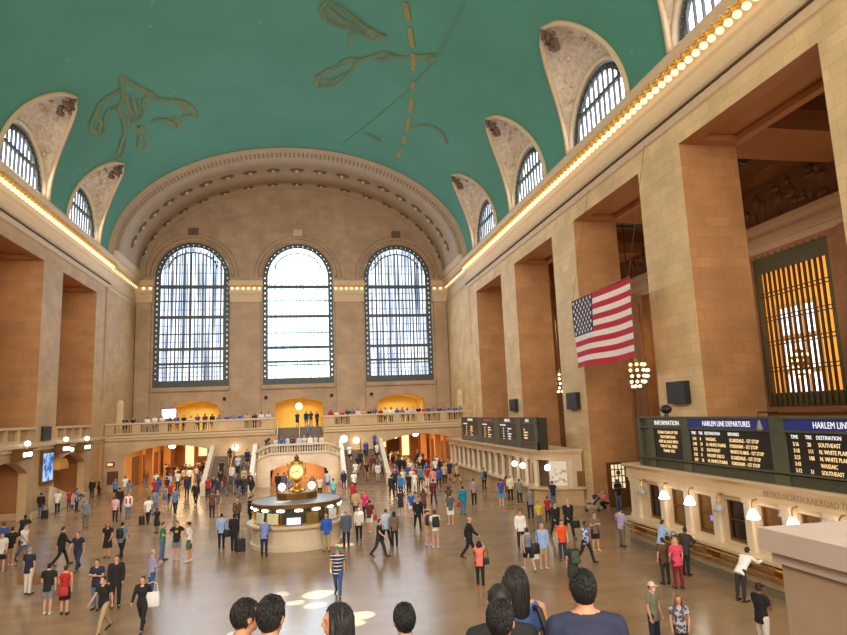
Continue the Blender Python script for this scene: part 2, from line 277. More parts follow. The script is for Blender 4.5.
PEOPLE = [
    (-18.2, 49.58, 0.0, 1.78, 0, 'stand', 's', 'black', 'ls', 'black', 'tr', 'denim', 'person in a black top and pale jeans facing the side wall by the lit screen', 0),
    (-15.09, 38.87, 0.0, 1.72, 10, 'lean', 's', 'black', 'jk', 'black', 'tr', 'black', 'person in black bending forward near the wall arch, face hidden', 2),
    (-13.35, 34.58, 0.0, 1.76, -110, 'walk', 's', 'brown', 'ts', 'white', 'tr', 'denim', 'person in a white tee and pale blue jeans striding past the arch', 0),
    (-13.48, 33.59, 0.0, 1.76, 0, 'akimbo', 's', 'black', 'ts', 'black', 'sh', 'khaki', 'person in a black tee and khaki shorts with hands on hips', 0),
    (-14.65, 35.5, 0.0, 1.74, 0, 'stand', 's', 'brown', 'ts', 'blue', 'tr', 'navy', 'person in a blue shirt half cut by the picture edge', 0),
    (-13.39, 32.39, 0.0, 1.7, 180, 'stand', 's', 'brown', 'ts', 'offwhite', 'sh', 'black', 'person in a black and white top at the very picture edge', 0),
    (-11.02, 32.69, 0.0, 1.8, -60, 'walk', 's', 'black', 'jk', 'black', 'tr', 'black', 'person in a black business suit looking down at a phone while walking', 0),
    (-9.9, 31.33, 0.0, 1.74, 170, 'walk', 's', 'brown', 'ts', 'navy', 'tr', 'navyjean', 'person in a navy printed tee and dark jeans walking toward the stairs', 0),
    (-13.45, 43.66, 0.0, 1.76, 0, 'stand', 's', 'grey', 'ts', 'greyblue', 'tr', 'greybrown', 'person in a grey blue polo and grey trousers standing alone', 0),
    (-9.36, 33.75, 0.0, 1.66, 180, 'stand', 'l', 'redbrown', 'dr', 'black', 'none', 'skin', 'person with long red hair in a short black dress', 0),
    (-8.6, 33.25, 0.0, 1.74, -10, 'walk', 's', 'black', 'ts', 'greyblue', 'tr', 'black', 'person in a grey blue tee with a dark backpack and black trousers', 0),
    (-12.25, 45.62, 0.0, 1.66, 0, 'stand', 's', 'brown', 'ts', 'pink', 'tr', 'black', 'person in a pale pink shirt and black trousers facing away', 0),
    (-13.18, 50.02, 0.0, 1.8, 20, 'stand', 's', 'black', 'jk', 'black', 'tr', 'black', 'person in a dark coat standing behind the pink shirt', 0),
    (-11.71, 46.63, 0.0, 1.74, 180, 'stand', 's', 'brown', 'ls', 'white', 'tr', 'denim', 'person in an open red vest over a white shirt and jeans', 0),
    (-9.8, 43.78, 0.0, 1.72, 0, 'walk', 's', 'brown', 'ts', 'white', 'tr', 'navy', 'person in a white tee pulling a dark bag', 0),
    (-10.28, 47.75, 0.0, 1.72, 20, 'stand', 's', 'brown', 'ts', 'greyblue', 'tr', 'denim', 'person in grey blue clothes beside the white tee and dark bag', 0),
    (-8.47, 40.05, 0.0, 1.42, 150, 'stand', 's', 'black', 'dr', 'black', 'none', 'skin', 'short person in a long black dress next to the green tee', 2),
    (-6.52, 32.05, 0.0, 1.74, -90, 'phone', 's', 'brown', 'ts', 'green', 'tr', 'denim', 'person in a bright green tee and blue jeans, arms folded up', 0),
    (-5.88, 32.02, 0.0, 1.76, 180, 'akimbo', 's', 'black', 'ts', 'black', 'sh', 'grey', 'person in a black tee with a yellow print and grey shorts', 0),
    (-5.22, 31.36, 0.0, 1.78, 90, 'phone', 'c', 'black', 'ts', 'white', 'sh', 'olive', 'person in a white tee, dark cap and olive green shorts', 0),
    (-8.9, 47.59, 0.0, 1.78, 0, 'walk', 's', 'brown', 'ts', 'steelblue', 'tr', 'navy', 'person in a steel blue tee walking toward the lit arch', 0),
    (-10.45, 51.82, 0.0, 1.62, 180, 'stand', 'l', 'brown', 'tk', 'greyblue', 'sh', 'denim', 'person in light denim shorts and a grey top on the far floor', 0),
    (-10.38, 53.47, 0.0, 1.7, 180, 'stand', 's', 'black', 'ts', 'red', 'tr', 'black', 'person in a red tee just outside the lit arch away from the flag', 0),
    (-8.22, 51.85, 0.0, 1.78, 180, 'walk', 's', 'black', 'jk', 'black', 'tr', 'black', 'dark silhouetted person walking alone over the bright arch reflection', 0),
    (-9.84, 57.61, 0.0, 1.76, 180, 'stand', 's', 'black', 'jk', 'navy', 'tr', 'black', 'tall dark silhouette at the mouth of the lit arch', 2),
    (-11.77, 63.91, 0.0, 1.74, 0, 'stand', 's', 'brown', 'ts', 'white', 'tr', 'black', 'person in a white tee at the mouth of the lit arch', 0),
    (-7.9, 55.95, 0.0, 1.68, 20, 'stand', 's', 'brown', 'ts', 'crimson', 'tr', 'black', 'person in a crimson top near the foot of the far stair', 0),
    (-6.02, 44.52, 0.0, 1.78, 0, 'stand', 's', 'brown', 'ts', 'brown', 'tr', 'navy', 'person in a brown shirt and dark jeans short of the far stair', 0),
    (-5.77, 45.27, 0.0, 1.72, 180, 'stand', 's', 'brown', 'ts', 'greybrown', 'sh', 'khaki', 'person in a drab tee and tan shorts beside the brown shirt', 0),
    (-10.46, 27.68, 0.0, 1.76, -20, 'stand', 's', 'grey', 'ts', 'navy', 'tr', 'offwhite', 'person in a navy top and cream trousers carrying brown shopping bags', 0),
    (-8.66, 24.61, 0.0, 1.7, 0, 'stand', 's', 'black', 'ts', 'black', 'sh', 'grey', 'person with black hair, black tee and grey shorts seen from behind', 0),
    (-8.07, 24.42, 0.0, 1.62, 0, 'stand', 'u', 'brown', 'tk', 'red', 'sk', 'black', 'person in a red top and dark skirt seen from behind', 0),
    (-7.14, 24.68, 0.0, 1.7, 170, 'phone', 's', 'brown', 'ts', 'navy', 'tr', 'denim', 'person in a navy tee and jeans, hands together, beside a black jacket', 0),
    (-6.54, 24.75, 0.0, 1.76, 190, 'stand', 's', 'black', 'jk', 'black', 'tr', 'black', 'person in an open black jacket at the middle of the walking trio', 0),
    (-6.14, 21.99, 0.0, 1.74, 150, 'walk', 's', 'brown', 'ts', 'black', 'tr', 'khaki', 'person in a black tee and pale khaki trousers leading the trio', 0),
    (-5.5, 25.36, 0.0, 1.76, -60, 'phone', 'b', 'grey', 'ls', 'lilac', 'tr', 'blue', 'balding person in a lilac shirt and blue jeans', 0),
    (-4.97, 21.81, 0.0, 1.68, 170, 'walk', 'u', 'brown', 'ls', 'black', 'tr', 'black', 'person in black cardigan and cropped trousers striding with a white tote', 0),
    (-17.85, 51.67, 0.0, 1.7, 180, 'stand', 's', 'black', 'ts', 'white', 'tr', 'black', 'person in a white tee and black trousers by the far side wall', 0),
    (-18.2, 55.06, 0.0, 1.3, 180, 'stand', 's', 'brown', 'ts', 'red', 'tr', 'navy', 'small person in a red top by the far side wall', 0),
    (-16.88, 52.72, 0.0, 1.66, -90, 'stand', 's', 'black', 'ts', 'steelblue', 'tr', 'navy', 'person in a blue tee beside a stroller at the far side wall', 0),
    (-18.2, 60.54, 0.0, 1.72, 180, 'stand', 's', 'black', 'jk', 'black', 'tr', 'black', 'person in a black jacket by the corner pier of the far wall', 0),
    (-18.2, 62.48, 0.0, 1.62, 160, 'stand', 'l', 'brown', 'tk', 'brown', 'tr', 'black', 'person in brown next to the black jacket by the corner pier', 0),
    (-4.1, 33.76, 0.0, 1.72, 0, 'stand', 's', 'black', 'ls', 'lightblue', 'tr', 'black', 'person in a light blue shirt with a black bag at the information booth', 0),
    (-3.43, 33.0, 0.0, 1.78, -20, 'stand', 's', 'black', 'jk', 'black', 'tr', 'black', 'person all in black behind the light blue shirt at the booth', 2),
    (-4.0, 40.2, 0.0, 1.66, 180, 'stand', 'l', 'yellow', 'ls', 'brown', 'tr', 'black', 'person in a brown and mustard top beyond the light blue shirt', 0),
    (-3.25, 40.23, 0.0, 1.74, -60, 'stand', 's', 'black', 'jk', 'black', 'tr', 'black', 'person in black close to the side of the booth counter', 0),
    (-1.88, 31.21, 0.0, 1.72, -10, 'lean2', 's', 'brown', 'ls', 'periwinkle', 'tr', 'navy', 'person in a periwinkle shirt leaning at the front of the booth', 0),
    (0.98, 31.17, 0.0, 1.76, 10, 'stand', 'b', 'grey', 'ls', 'royal', 'tr', 'khaki', 'person in a royal blue shirt and khaki trousers at the booth front', 0),
    (1.94, 31.73, 0.0, 1.78, 0, 'stand', 'b', 'grey', 'jk', 'slate', 'tr', 'black', 'person in a slate grey jacket and black trousers by the sunlit booth side', 0),
    (2.68, 33.22, 0.0, 1.68, 170, 'stand', 's', 'brown', 'ls', 'offwhite', 'tr', 'black', 'person in a black and white outfit beside the slate jacket', 0),
    (3.07, 40.08, 0.0, 1.74, 0, 'stand', 's', 'brown', 'ls', 'tan', 'tr', 'black', 'person in a tan shirt between the booth and the crowd', 0),
    (3.35, 46.27, 0.0, 1.66, 0, 'walk', 's', 'brown', 'ts', 'red', 'tr', 'navy', 'person in a red tee nearing the stair on the flag side', 0),
    (3.62, 39.84, 0.0, 1.66, 150, 'akimbo', 'u', 'brown', 'ts', 'hotpink', 'tr', 'black', 'person in a hot pink top and black trousers near the booth', 0),
    (3.43, 35.14, 0.0, 1.74, -20, 'stand', 's', 'black', 'ts', 'maroon', 'sh', 'white', 'person in a maroon tee and white shorts with a red bag', 0),
    (3.96, 53.21, 0.0, 1.74, 0, 'stand', 'c', 'white', 'ts', 'white', 'tr', 'black', 'person in a white cap at the foot of the stair', 0),
    (3.29, 55.75, 0.0, 1.66, 180, 'stand', 'l', 'black', 'jk', 'navy', 'tr', 'maroon', 'person in a navy jacket and dark red trousers by the landing corner', 0),
    (1.88, 55.02, 0.0, 1.76, -10, 'stand', 's', 'black', 'ts', 'paleblue', 'sh', 'royal', 'person in a pale shirt and blue shorts before the landing niche', 0),
    (-2.26, 56.49, 0.0, 1.74, 0, 'walk', 's', 'black', 'jk', 'black', 'tr', 'black', 'dark person walking before the landing niche', 0),
    (-1.73, 56.21, 0.0, 1.72, 20, 'stand', 's', 'black', 'jk', 'slate', 'tr', 'black', 'grey dressed person just beside the dark walker at the niche', 0),
    (2.13, 49.65, 0.0, 1.6, 0, 'stand', 'u', 'black', 'ts', 'aqua', 'tr', 'denim', 'person in an aqua tee behind the booth roof', 0),
    (0.59, 52.93, 0.0, 1.6, 180, 'stand', 'l', 'brown', 'ts', 'greybrown', 'tr', 'black', 'person with brown hair behind the clock lamps', 0),
    (1.17, 51.98, 0.0, 1.6, 180, 'stand', 's', 'brown', 'ts', 'offwhite', 'tr', 'black', 'person in a pale top between the brown hair and the aqua tee', 0),
    (-1.19, 53.19, 0.0, 1.6, 150, 'stand', 's', 'black', 'ts', 'greyblue', 'tr', 'black', 'person in grey behind the clock base', 0),
    (1.12, 23.65, 0.0, 1.76, 170, 'walk', 'c', 'teal', 'ts', 'stripe', 'tr', 'blue', 'person in a teal cap, navy striped tee and blue jeans in the sun patch', 0),
    (3.26, 29.23, 0.0, 1.7, -120, 'walk', 's', 'black', 'ts', 'black', 'tr', 'charcoal', 'teenager in a black tee and dark trousers striding across the open floor', 0),
    (3.89, 31.69, 0.0, 1.76, 10, 'walk', 's', 'brown', 'ls', 'paleblue', 'tr', 'black', 'person in a pale blue shirt walking with a long haired companion', 0),
    (4.21, 31.08, 0.0, 1.66, 10, 'stand', 'l', 'black', 'ls', 'greybrown', 'tr', 'black', 'person with long black hair in a taupe cardigan beside the pale blue shirt', 0),
    (6.03, 34.97, 0.0, 1.8, 180, 'walk', 's', 'black', 'jk', 'black', 'tr', 'black', 'person in a dark suit with pale tie walking from the flag side arch', 0),
    (6.42, 39.38, 0.0, 1.5, 180, 'stand', 's', 'black', 'ts', 'royal', 'sh', 'white', 'young person in a royal blue tee and white shorts', 0),
    (5.86, 40.03, 0.0, 1.62, 0, 'stand', 's', 'black', 'ts', 'charcoal', 'sh', 'charcoal', 'person in a charcoal tee and dark shorts near the suited walker', 0),
    (5.8, 30.7, 0.0, 1.76, 0, 'stand', 'h', 'tan', 'tk', 'salmon', 'sh', 'tan', 'person in a sun hat with a navy backpack and bare legs', 0),
    (6.02, 30.14, 0.0, 1.74, 0, 'stand', 's', 'brown', 'ts', 'white', 'sh', 'khaki', 'person in a white tee and khaki shorts with a black backpack', 0),
    (7.14, 39.05, 0.0, 1.7, -30, 'stand', 'l', 'brown', 'ts', 'brown', 'tr', 'charcoal', 'person in a brown tee with long brown hair behind the suited walker', 0),
    (8.71, 43.68, 0.0, 1.8, 0, 'walk', 's', 'black', 'ls', 'maroon', 'tr', 'charcoal', 'person in a dark maroon shirt with legs wide apart', 0),
    (7.21, 48.89, 0.0, 1.7, 0, 'stand', 's', 'brown', 'ts', 'azure', 'tr', 'navy', 'person in a bright azure tee in the thick of the crowd', 0),
    (8.62, 50.75, 0.0, 1.68, 180, 'stand', 's', 'brown', 'tk', 'white', 'tr', 'white', 'person all in white in the thick of the crowd', 0),
    (7.97, 49.76, 0.0, 1.66, 0, 'stand', 's', 'black', 'ts', 'black', 'tr', 'black', 'person in black between the azure tee and the white outfit', 0),
    (6.48, 48.65, 0.0, 1.78, 0, 'walk', 's', 'black', 'jk', 'black', 'tr', 'black', 'person in a black coat walking into the crowd', 0),
    (7.25, 52.16, 0.0, 1.78, 0, 'stand', 'c', 'offwhite', 'ts', 'navy', 'tr', 'navy', 'person in a pale cap behind the azure tee', 0),
    (9.8, 54.5, 0.0, 1.7, 0, 'stand', 's', 'black', 'ts', 'tealgreen', 'tr', 'black', 'person in a teal green top nearing the flag side arch', 0),
    (10.31, 54.22, 0.0, 1.7, 0, 'stand', 's', 'black', 'ts', 'crimson', 'tr', 'white', 'person in a crimson top nearing the flag side arch', 0),
    (10.4, 51.89, 0.0, 1.72, 0, 'stand', 's', 'brown', 'ts', 'salmon', 'tr', 'paleblue', 'person in a salmon top and pale jeans nearing the flag side arch', 0),
    (8.06, 35.73, 0.0, 1.76, 0, 'stand', 's', 'brown', 'ts', 'slate', 'sh', 'white', 'person in a slate tee and white shorts', 0),
    (8.93, 39.88, 0.0, 1.68, 0, 'stand', 'l', 'brown', 'ts', 'brown', 'tr', 'black', 'person with long brown hair just beyond the white shorts', 0),
    (9.56, 38.76, 0.0, 1.74, 0, 'stand', 's', 'black', 'ls', 'teal', 'tr', 'teal', 'person all in teal carrying a red bag', 0),
    (11.26, 42.45, 0.0, 1.76, 0, 'stand', 's', 'brown', 'ls', 'greypink', 'tr', 'black', 'person in a greyish pink shirt and black trousers', 0),
    (14.12, 49.88, 0.0, 1.74, 10, 'stand', 's', 'brown', 'ls', 'greyblue', 'tr', 'black', 'person in a grey shirt with a dark backpack beside the far ticket counter', 0),
    (12.81, 41.22, 0.0, 1.78, -20, 'stand', 's', 'brown', 'ts', 'indigo', 'sh', 'cyan', 'person in an indigo tee and bright cyan shorts', 0),
    (14.1, 43.2, 0.0, 1.76, -10, 'stand', 's', 'grey', 'ls', 'paleyellow', 'tr', 'black', 'person in a pale yellow shirt at the far ticket window', 0),
    (14.1, 44.06, 0.0, 1.66, -10, 'stand', 'l', 'brown', 'dr', 'brick', 'none', 'skin', 'person in a brick red dress at the far ticket window', 0),
    (14.1, 41.3, 0.0, 1.68, 0, 'phone', 's', 'black', 'ls', 'grey', 'tr', 'charcoal', 'person in a grey hoodie and white sneakers at the far ticket window', 0),
    (7.01, 27.62, 0.0, 1.78, -90, 'walk', 'b', 'grey', 'jk', 'black', 'tr', 'black', 'balding person in a black suit walking past the pink top', 0),
    (9.67, 28.5, 0.0, 1.72, 180, 'stand', 's', 'brown', 'ls', 'white', 'tr', 'charcoal', 'person in a white shirt and dark trousers, arms down', 0),
    (8.65, 24.67, 0.0, 1.7, 0, 'walk', 'u', 'brown', 'tk', 'greyblue', 'sh', 'black', 'person in a grey blue tank top and black shorts, bag on the hip', 0),
    (9.29, 24.77, 0.0, 1.76, 180, 'stand', 'b', 'tan', 'ls', 'lightblue', 'sh', 'khaki', 'person in a light blue shirt and khaki shorts with a white carrier bag', 0),
    (12.82, 35.76, 0.0, 1.76, 0, 'phone', 's', 'grey', 'ls', 'grey', 'tr', 'navy', 'grey haired person in a grey shirt and jeans near the booth end', 0),
    (12.36, 33.24, 0.0, 1.35, 180, 'stand', 's', 'black', 'ts', 'yellow', 'tr', 'denim', 'child in a yellow tee', 0),
    (15.5, 38.9, 0.0, 1.7, 0, 'stand', 's', 'brown', 'ts', 'navy', 'tr', 'denim', 'person in navy at the counter of the glowing booth end window', 0),
    (13.36, 34.46, 0.0, 1.4, 0, 'stand', 's', 'black', 'ts', 'crimson', 'tr', 'black', 'small person in a crimson top in front of the booth end', 0),
    (12.07, 30.21, 0.0, 1.76, 180, 'walk', 's', 'black', 'jk', 'black', 'tr', 'black', 'person in a dark jacket over a lilac shirt beside the tall suit', 0),
    (12.65, 29.97, 0.0, 1.9, 180, 'walk', 'b', 'grey', 'jk', 'black', 'tr', 'black', 'tall person in a black suit and pale tie carrying a case', 0),
    (10.52, 25.73, 0.0, 1.66, 180, 'stand', 's', 'black', 'ts', 'orange', 'tr', 'navyjean', 'person in a bright orange tee and dark jeans', 0),
    (11.34, 25.25, 0.0, 1.68, -150, 'walk', 's', 'black', 'ls', 'floral', 'tr', 'black', 'person in a blue and white print blouse and dark trousers', 2),
    (12.59, 26.94, 0.0, 1.66, 180, 'phone', 's', 'brown', 'ts', 'greybrown', 'sh', 'black', 'person in a taupe tee and black shorts, arms raised', 0),
    (14.0, 27.27, 0.0, 1.72, -60, 'phone', 's', 'black', 'ls', 'lilac', 'tr', 'greybrown', 'person in a lilac print shirt holding a maroon jacket', 0),
    (9.12, 21.46, 0.0, 1.7, 0, 'stand', 'l', 'darkblonde', 'dr', 'forest', 'none', 'black', 'person with long hair in a dark green dress with a green backpack', 0),
    (18.25, 37.0, 0.0, 1.72, 90, 'crouch', 's', 'grey', 'ts', 'pinkcoral', 'tr', 'black', 'person in a coral pink tee crouching by a stroller', 0),
    (18.95, 36.9, 0.0, 1.8, 180, 'phone', 's', 'black', 'ts', 'black', 'tr', 'denim', 'person in a black tee and jeans leaning beside the bronze door', 2),
    (13.8, 23.66, 0.0, 1.76, -80, 'lean2', 's', 'brown', 'ls', 'lightblue', 'tr', 'black', 'person in a light blue shirt at the near ticket counter', 0),
    (13.8, 22.07, 0.0, 1.74, -60, 'lean2', 's', 'black', 'jk', 'charcoal', 'tr', 'black', 'person in a charcoal jacket with a shoulder bag at the ticket counter', 2),
    (12.59, 20.66, 0.0, 1.7, 0, 'stand', 'l', 'blonde', 'ts', 'rose', 'tr', 'darkred', 'blonde person in a rose pink tee and dark red trousers', 0),
    (12.48, 21.28, 0.0, 1.6, 0, 'stand', 's', 'brown', 'ts', 'brown', 'tr', 'charcoal', 'person in brown half hidden behind the blonde one', 0),
    (13.65, 18.81, 0.0, 1.76, -75, 'lean', 's', 'black', 'ls', 'white', 'tr', 'charcoal', 'person in a white shirt and dark overalls bending to the ticket counter', 0),
    (11.2, 14.81, 0.0, 1.75, -80, 'phone', 'c', 'black', 'ts', 'black', 'tr', 'offwhite', 'person in a black cap and black tee with folded arms by the parapet', 2),
    (8.82, 15.8, 0.0, 1.75, -150, 'stand', 'c', 'cream', 'ts', 'greengrey', 'tr', 'navy', 'person with a white beard, pale cap and green grey shirt', 0),
    (9.06, 14.99, 0.0, 1.62, 160, 'stand', 'l', 'auburn', 'ts', 'floralgrey', 'tr', 'charcoal', 'person with auburn hair in a grey and white floral blouse', 0),
    (6.22, 23.11, 0.0, 1.62, -20, 'photo', 'l', 'black', 'ts', 'pinkcoral', 'tr', 'black', 'person with long black hair, coral pink top and pink shoes', 0),
]
# ================================================================== FLOOR
def floor_mat():
    m, nt, o = new_mat('marble_floor')
    p = nt.nodes.new('ShaderNodeBsdfPrincipled')
    tc = nt.nodes.new('ShaderNodeTexCoord')
    br = nt.nodes.new('ShaderNodeTexBrick'); nt.links.new(tc.outputs['Object'], br.inputs['Vector'])
    br.offset = 0; br.inputs['Scale'].default_value = 1; br.inputs['Brick Width'].default_value = 1.2; br.inputs['Row Height'].default_value = .6
    br.inputs['Mortar Size'].default_value = .006
    c = rgb(160, 130, 98)
    br.inputs['Color1'].default_value = (*[x * 1.07 for x in c], 1); br.inputs['Color2'].default_value = (*[x * .9 for x in c], 1); br.inputs['Mortar'].default_value = (*[x * .8 for x in c], 1)
    nz = nt.nodes.new('ShaderNodeTexNoise'); nz.inputs['Scale'].default_value = .5; nz.inputs['Detail'].default_value = 6; nt.links.new(tc.outputs['Object'], nz.inputs['Vector'])
    mr = nt.nodes.new('ShaderNodeMapRange'); mr.inputs[1].default_value = .3; mr.inputs[2].default_value = .7; mr.inputs[3].default_value = .9; mr.inputs[4].default_value = 1.05
    nt.links.new(nz.outputs['Fac'], mr.inputs[0])
    cc = mix_rgb(nt, 1., br.outputs['Color'], mr.outputs[0], 'MULTIPLY')
    nt.links.new(cc, p.inputs['Base Color'])
    mr2 = nt.nodes.new('ShaderNodeMapRange'); mr2.inputs[1].default_value = .3; mr2.inputs[2].default_value = .7; mr2.inputs[3].default_value = .2; mr2.inputs[4].default_value = .25
    nt.links.new(nz.outputs['Fac'], mr2.inputs[0]); nt.links.new(mr2.outputs[0], p.inputs['Roughness'])
    p.inputs['Specular IOR Level'].default_value = .55
    nt.links.new(p.outputs[0], o.inputs[0]); return m
FLOOR = floor_mat()
struct(MB().box(XL - 8, 34, YN, 98, -.3, 0).build('floor', FLOOR))

# ================================================================== SIDE WALLS
def side(sx):
    X = XR if sx > 0 else XL
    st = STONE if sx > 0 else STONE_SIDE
    nm = 'right' if sx > 0 else 'left'
    def fn(a, b, d): return (X + sx * d, a, b)
    # band over the openings up to the cornice
    o = struct(MB().box(min(X, X + sx * .45), max(X, X + sx * .45), YN, YB, ZO, 20.0).build('wall_' + nm, st, uv=True))
    ys = [(YB, BAYS[0] + OW)] + [(BAYS[i] - OW, BAYS[i + 1] + OW) for i in range(5)] + [(BAYS[5] - OW, YN)]
    for y1, y0 in ys:
        m = MB(); m.panel([(y0, 0), (y1, 0), (y1, ZO), (y0, ZO)], [], fn, .02)
        pl = m.build('pillar', st, uv=True); struct(pl)
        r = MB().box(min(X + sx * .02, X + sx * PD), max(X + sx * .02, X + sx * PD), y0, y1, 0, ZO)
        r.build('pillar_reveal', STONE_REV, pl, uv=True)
        # plinth course at the foot
        MB().box(min(X - sx * .08, X + sx * (PD + .05)), max(X - sx * .08, X + sx * (PD + .05)), y0 - .05, y1 + .05, 0, .45).build('pillar_base', PLAIN, pl)
    # soffit of each opening: sunk panel with a moulded frame
    for i, yc in enumerate(BAYS[:5]):
        y0, y1 = yc - OW, yc + OW
        a, b = sorted((X + sx * .01, X + sx * PD))
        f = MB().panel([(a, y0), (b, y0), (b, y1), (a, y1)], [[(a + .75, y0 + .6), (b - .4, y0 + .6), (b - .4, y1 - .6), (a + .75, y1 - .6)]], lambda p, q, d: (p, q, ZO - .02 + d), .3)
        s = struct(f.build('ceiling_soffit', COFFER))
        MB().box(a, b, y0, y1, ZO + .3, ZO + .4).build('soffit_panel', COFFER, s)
    # wall beyond the last pier, between the far arch front and the far wall
    b0, b1 = sorted((X, X + sx * 1.2))
    w = struct(MB().box(b0 , b1, YB, YF, 5.2, 20.0).build('wall_' + nm + '_far', st, uv=True))
    # shallow pilaster strip at the front of the arch
    MB().box(min(X - sx * .12, X), max(X - sx * .12, X), YB - .75, YB + .1, 0, 20).build('pilaster_strip', STONE if sx > 0 else STONE_SIDE, w, uv=True)
    # statue niche figure block on the far side wall
    n = MB(); n.tube((X - sx * .25, 69.6, 5.3), (X - sx * .25, 69.6, 8.3), .45, .4, 12); n.ball((X - sx * .25, 69.6, 8.3), .42, .42, .5)
    n.build('wall_niche_pier', PLAIN, w, smooth=False)
side(1); side(-1)

# cornice: one profile run along each side wall, returned past the arch to the far wall
PROF = [(0, 19.55), (.10, 19.62), (.16, 19.9), (.10, 19.95), (.10, 20.1), (.22, 20.25), (.22, 20.4), (.06, 20.5), (.06, 21.2), (.16, 21.35), (.20, 21.55), (.42, 21.95), (.50, 22.05), (.50, 22.35), (.62, 22.55), (.62, 22.68), (.1, 22.85), (0, 23.3)]
trim_n = 0
def trim_name():
    global trim_n; trim_n += 1; return 'trim_%d' % trim_n
for sx in (1, -1):
    X = XR if sx > 0 else XL
    for ya, yb, push in ((YN, YB, 0.), (YB, YF, -.1)):
        pr = PROF if not push else PROF[:-2] + [(.78, 22.75), (.82, 23.5)]
        rings = [[(X - sx * (d + push), y, z) for d, z in pr] + [(X + sx * .6, y, 23.5 if push else 23.3), (X + sx * .6, y, 19.55)] for y in (ya, yb)]
        struct(MB().loft(rings).build(trim_name(), MOULD, fix=True))
    # the dark dentil line and small moulding
    struct(MB().box(min(X - sx * .24, X), max(X - sx * .24, X), YN, YB, 20.02, 20.08).build(trim_name(), DARKCARVE))

# ================================================================== VAULT, LUNETTES
def V(a, y, off=0.):
    return (XC + (VA - off) * math.cos(a), y, Z0 + (VB - off) * math.sin(a))
AT = .575            # vault angle of a lunette tip
RW = 4.05            # half width of a lunette on the springing
def leafw(a):
    t = max(0., min(1., a / AT)); return RW * (1 - t ** 2.1) ** .62 if t < 1 else 0.
def ceil_mat():
    m, nt, o = new_mat('sky_vault_paint')
    p = nt.nodes.new('ShaderNodeBsdfPrincipled'); p.inputs['Roughness'].default_value = .75
    tc = nt.nodes.new('ShaderNodeTexCoord')
    nz = nt.nodes.new('ShaderNodeTexNoise'); nz.inputs['Scale'].default_value = .16; nz.inputs['Detail'].default_value = 7
    nt.links.new(tc.outputs['Object'], nz.inputs['Vector'])
    c = mix_rgb(nt, nz.outputs['Fac'], rgb(66, 128, 108), rgb(84, 152, 132))
    vo = nt.nodes.new('ShaderNodeTexVoronoi'); vo.inputs['Scale'].default_value = .42; nt.links.new(tc.outputs['Object'], vo.inputs['Vector'])
    lt = nt.nodes.new('ShaderNodeMath'); lt.operation = 'LESS_THAN'; lt.inputs[1].default_value = .035; nt.links.new(vo.outputs['Distance'], lt.inputs[0])
    c2 = mix_rgb(nt, lt.outputs[0], c, rgb(150, 160, 110))
    nt.links.new(c2, p.inputs['Base Color']); nt.links.new(p.outputs[0], o.inputs[0]); return m
VAULT = ceil_mat()
m = MB()
NA = 14
angs = [AT * i / NA for i in range(NA + 1)]
edges_y = [YB + .3] + [(BAYS[i] + BAYS[i + 1]) / 2 for i in range(5)] + [YN]
def strip(mb, pts_a, pts_b):
    mb.add(pts_a + pts_b, [(i, i + 1, i + 1 + len(pts_a), i + len(pts_a)) for i in range(len(pts_a) - 1)])
for i, yc in enumerate(BAYS):
    ytop, ybot = edges_y[i], edges_y[i + 1]
    for flip in (0, 1):
        F = (lambda a: PI - a) if flip else (lambda a: a)
        strip(m, [V(F(a), ytop) for a in angs], [V(F(a), yc + leafw(a)) for a in angs])
        strip(m, [V(F(a), yc - leafw(a)) for a in angs], [V(F(a), ybot) for a in angs])
    top = [AT + (PI - 2 * AT) * k / 40 for k in range(41)]
    for (ya, yb) in ((ytop, yc), (yc, ybot)):
        strip(m, [V(a, ya) for a in top], [V(a, yb) for a in top])
ceiling = struct(m.build('ceiling', VAULT, smooth=True))
# painted gold constellation figures, each a thin band lying on the vault
GOLDPAINT = M('faded_gold_paint', rgb(112, 128, 84), .7, var=.35, scale=3)
GOLDPAINT2 = M('gold_paint', rgb(146, 132, 66), .7, var=.3, scale=2)
FAINT = M('faint_paint', rgb(92, 134, 106), .7, var=.2, scale=3)
def band(pts, w):
    mb = MB(); P = []
    for (a0, y0), (a1, y1) in zip(pts, pts[1:]):
        for k in range(4): P.append((a0 + (a1 - a0) * k / 4, y0 + (y1 - y0) * k / 4))
    P.append(pts[-1])
    L = []; R = []
    for i, (a, y) in enumerate(P):
        a0, y0 = P[max(0, i - 1)]; a1, y1 = P[min(len(P) - 1, i + 1)]
        da, dy = (a1 - a0) * 15, y1 - y0; l = math.hypot(da, dy) or 1
        na, ny = -dy / l, da / l
        ww = w * (.7 + .5 * abs(math.sin(i * 1.7)))
        L.append(V(a + na * ww / 30, y + ny * ww / 2, .06)); R.append(V(a - na * ww / 30, y - ny * ww / 2, .06))
    strip(mb, L, R); return mb
def figure(key, w, mat, name):
    mb = MB()
    for pl in CONST[key]:
        b = band(pl, w); mb.add(b.v, b.f)
        if key in ('fish', 'crab'):
            for da, dy, f_ in ((.007, .22, .55), (-.006, -.26, .5), (.012, -.1, .4)): b = band([(a + da, y + dy) for a, y in pl], w * f_); mb.add(b.v, b.f)
    return mb.build(name, mat, ceiling)
figure('ecl', .34, GOLDPAINT2, 'ecliptic_band'); figure('line', .12, FAINT, 'hour_line')
figure('fish', .16, GOLDPAINT, 'painted_fish_outline'); figure('crab', .15, GOLDPAINT, 'painted_shell_outline')

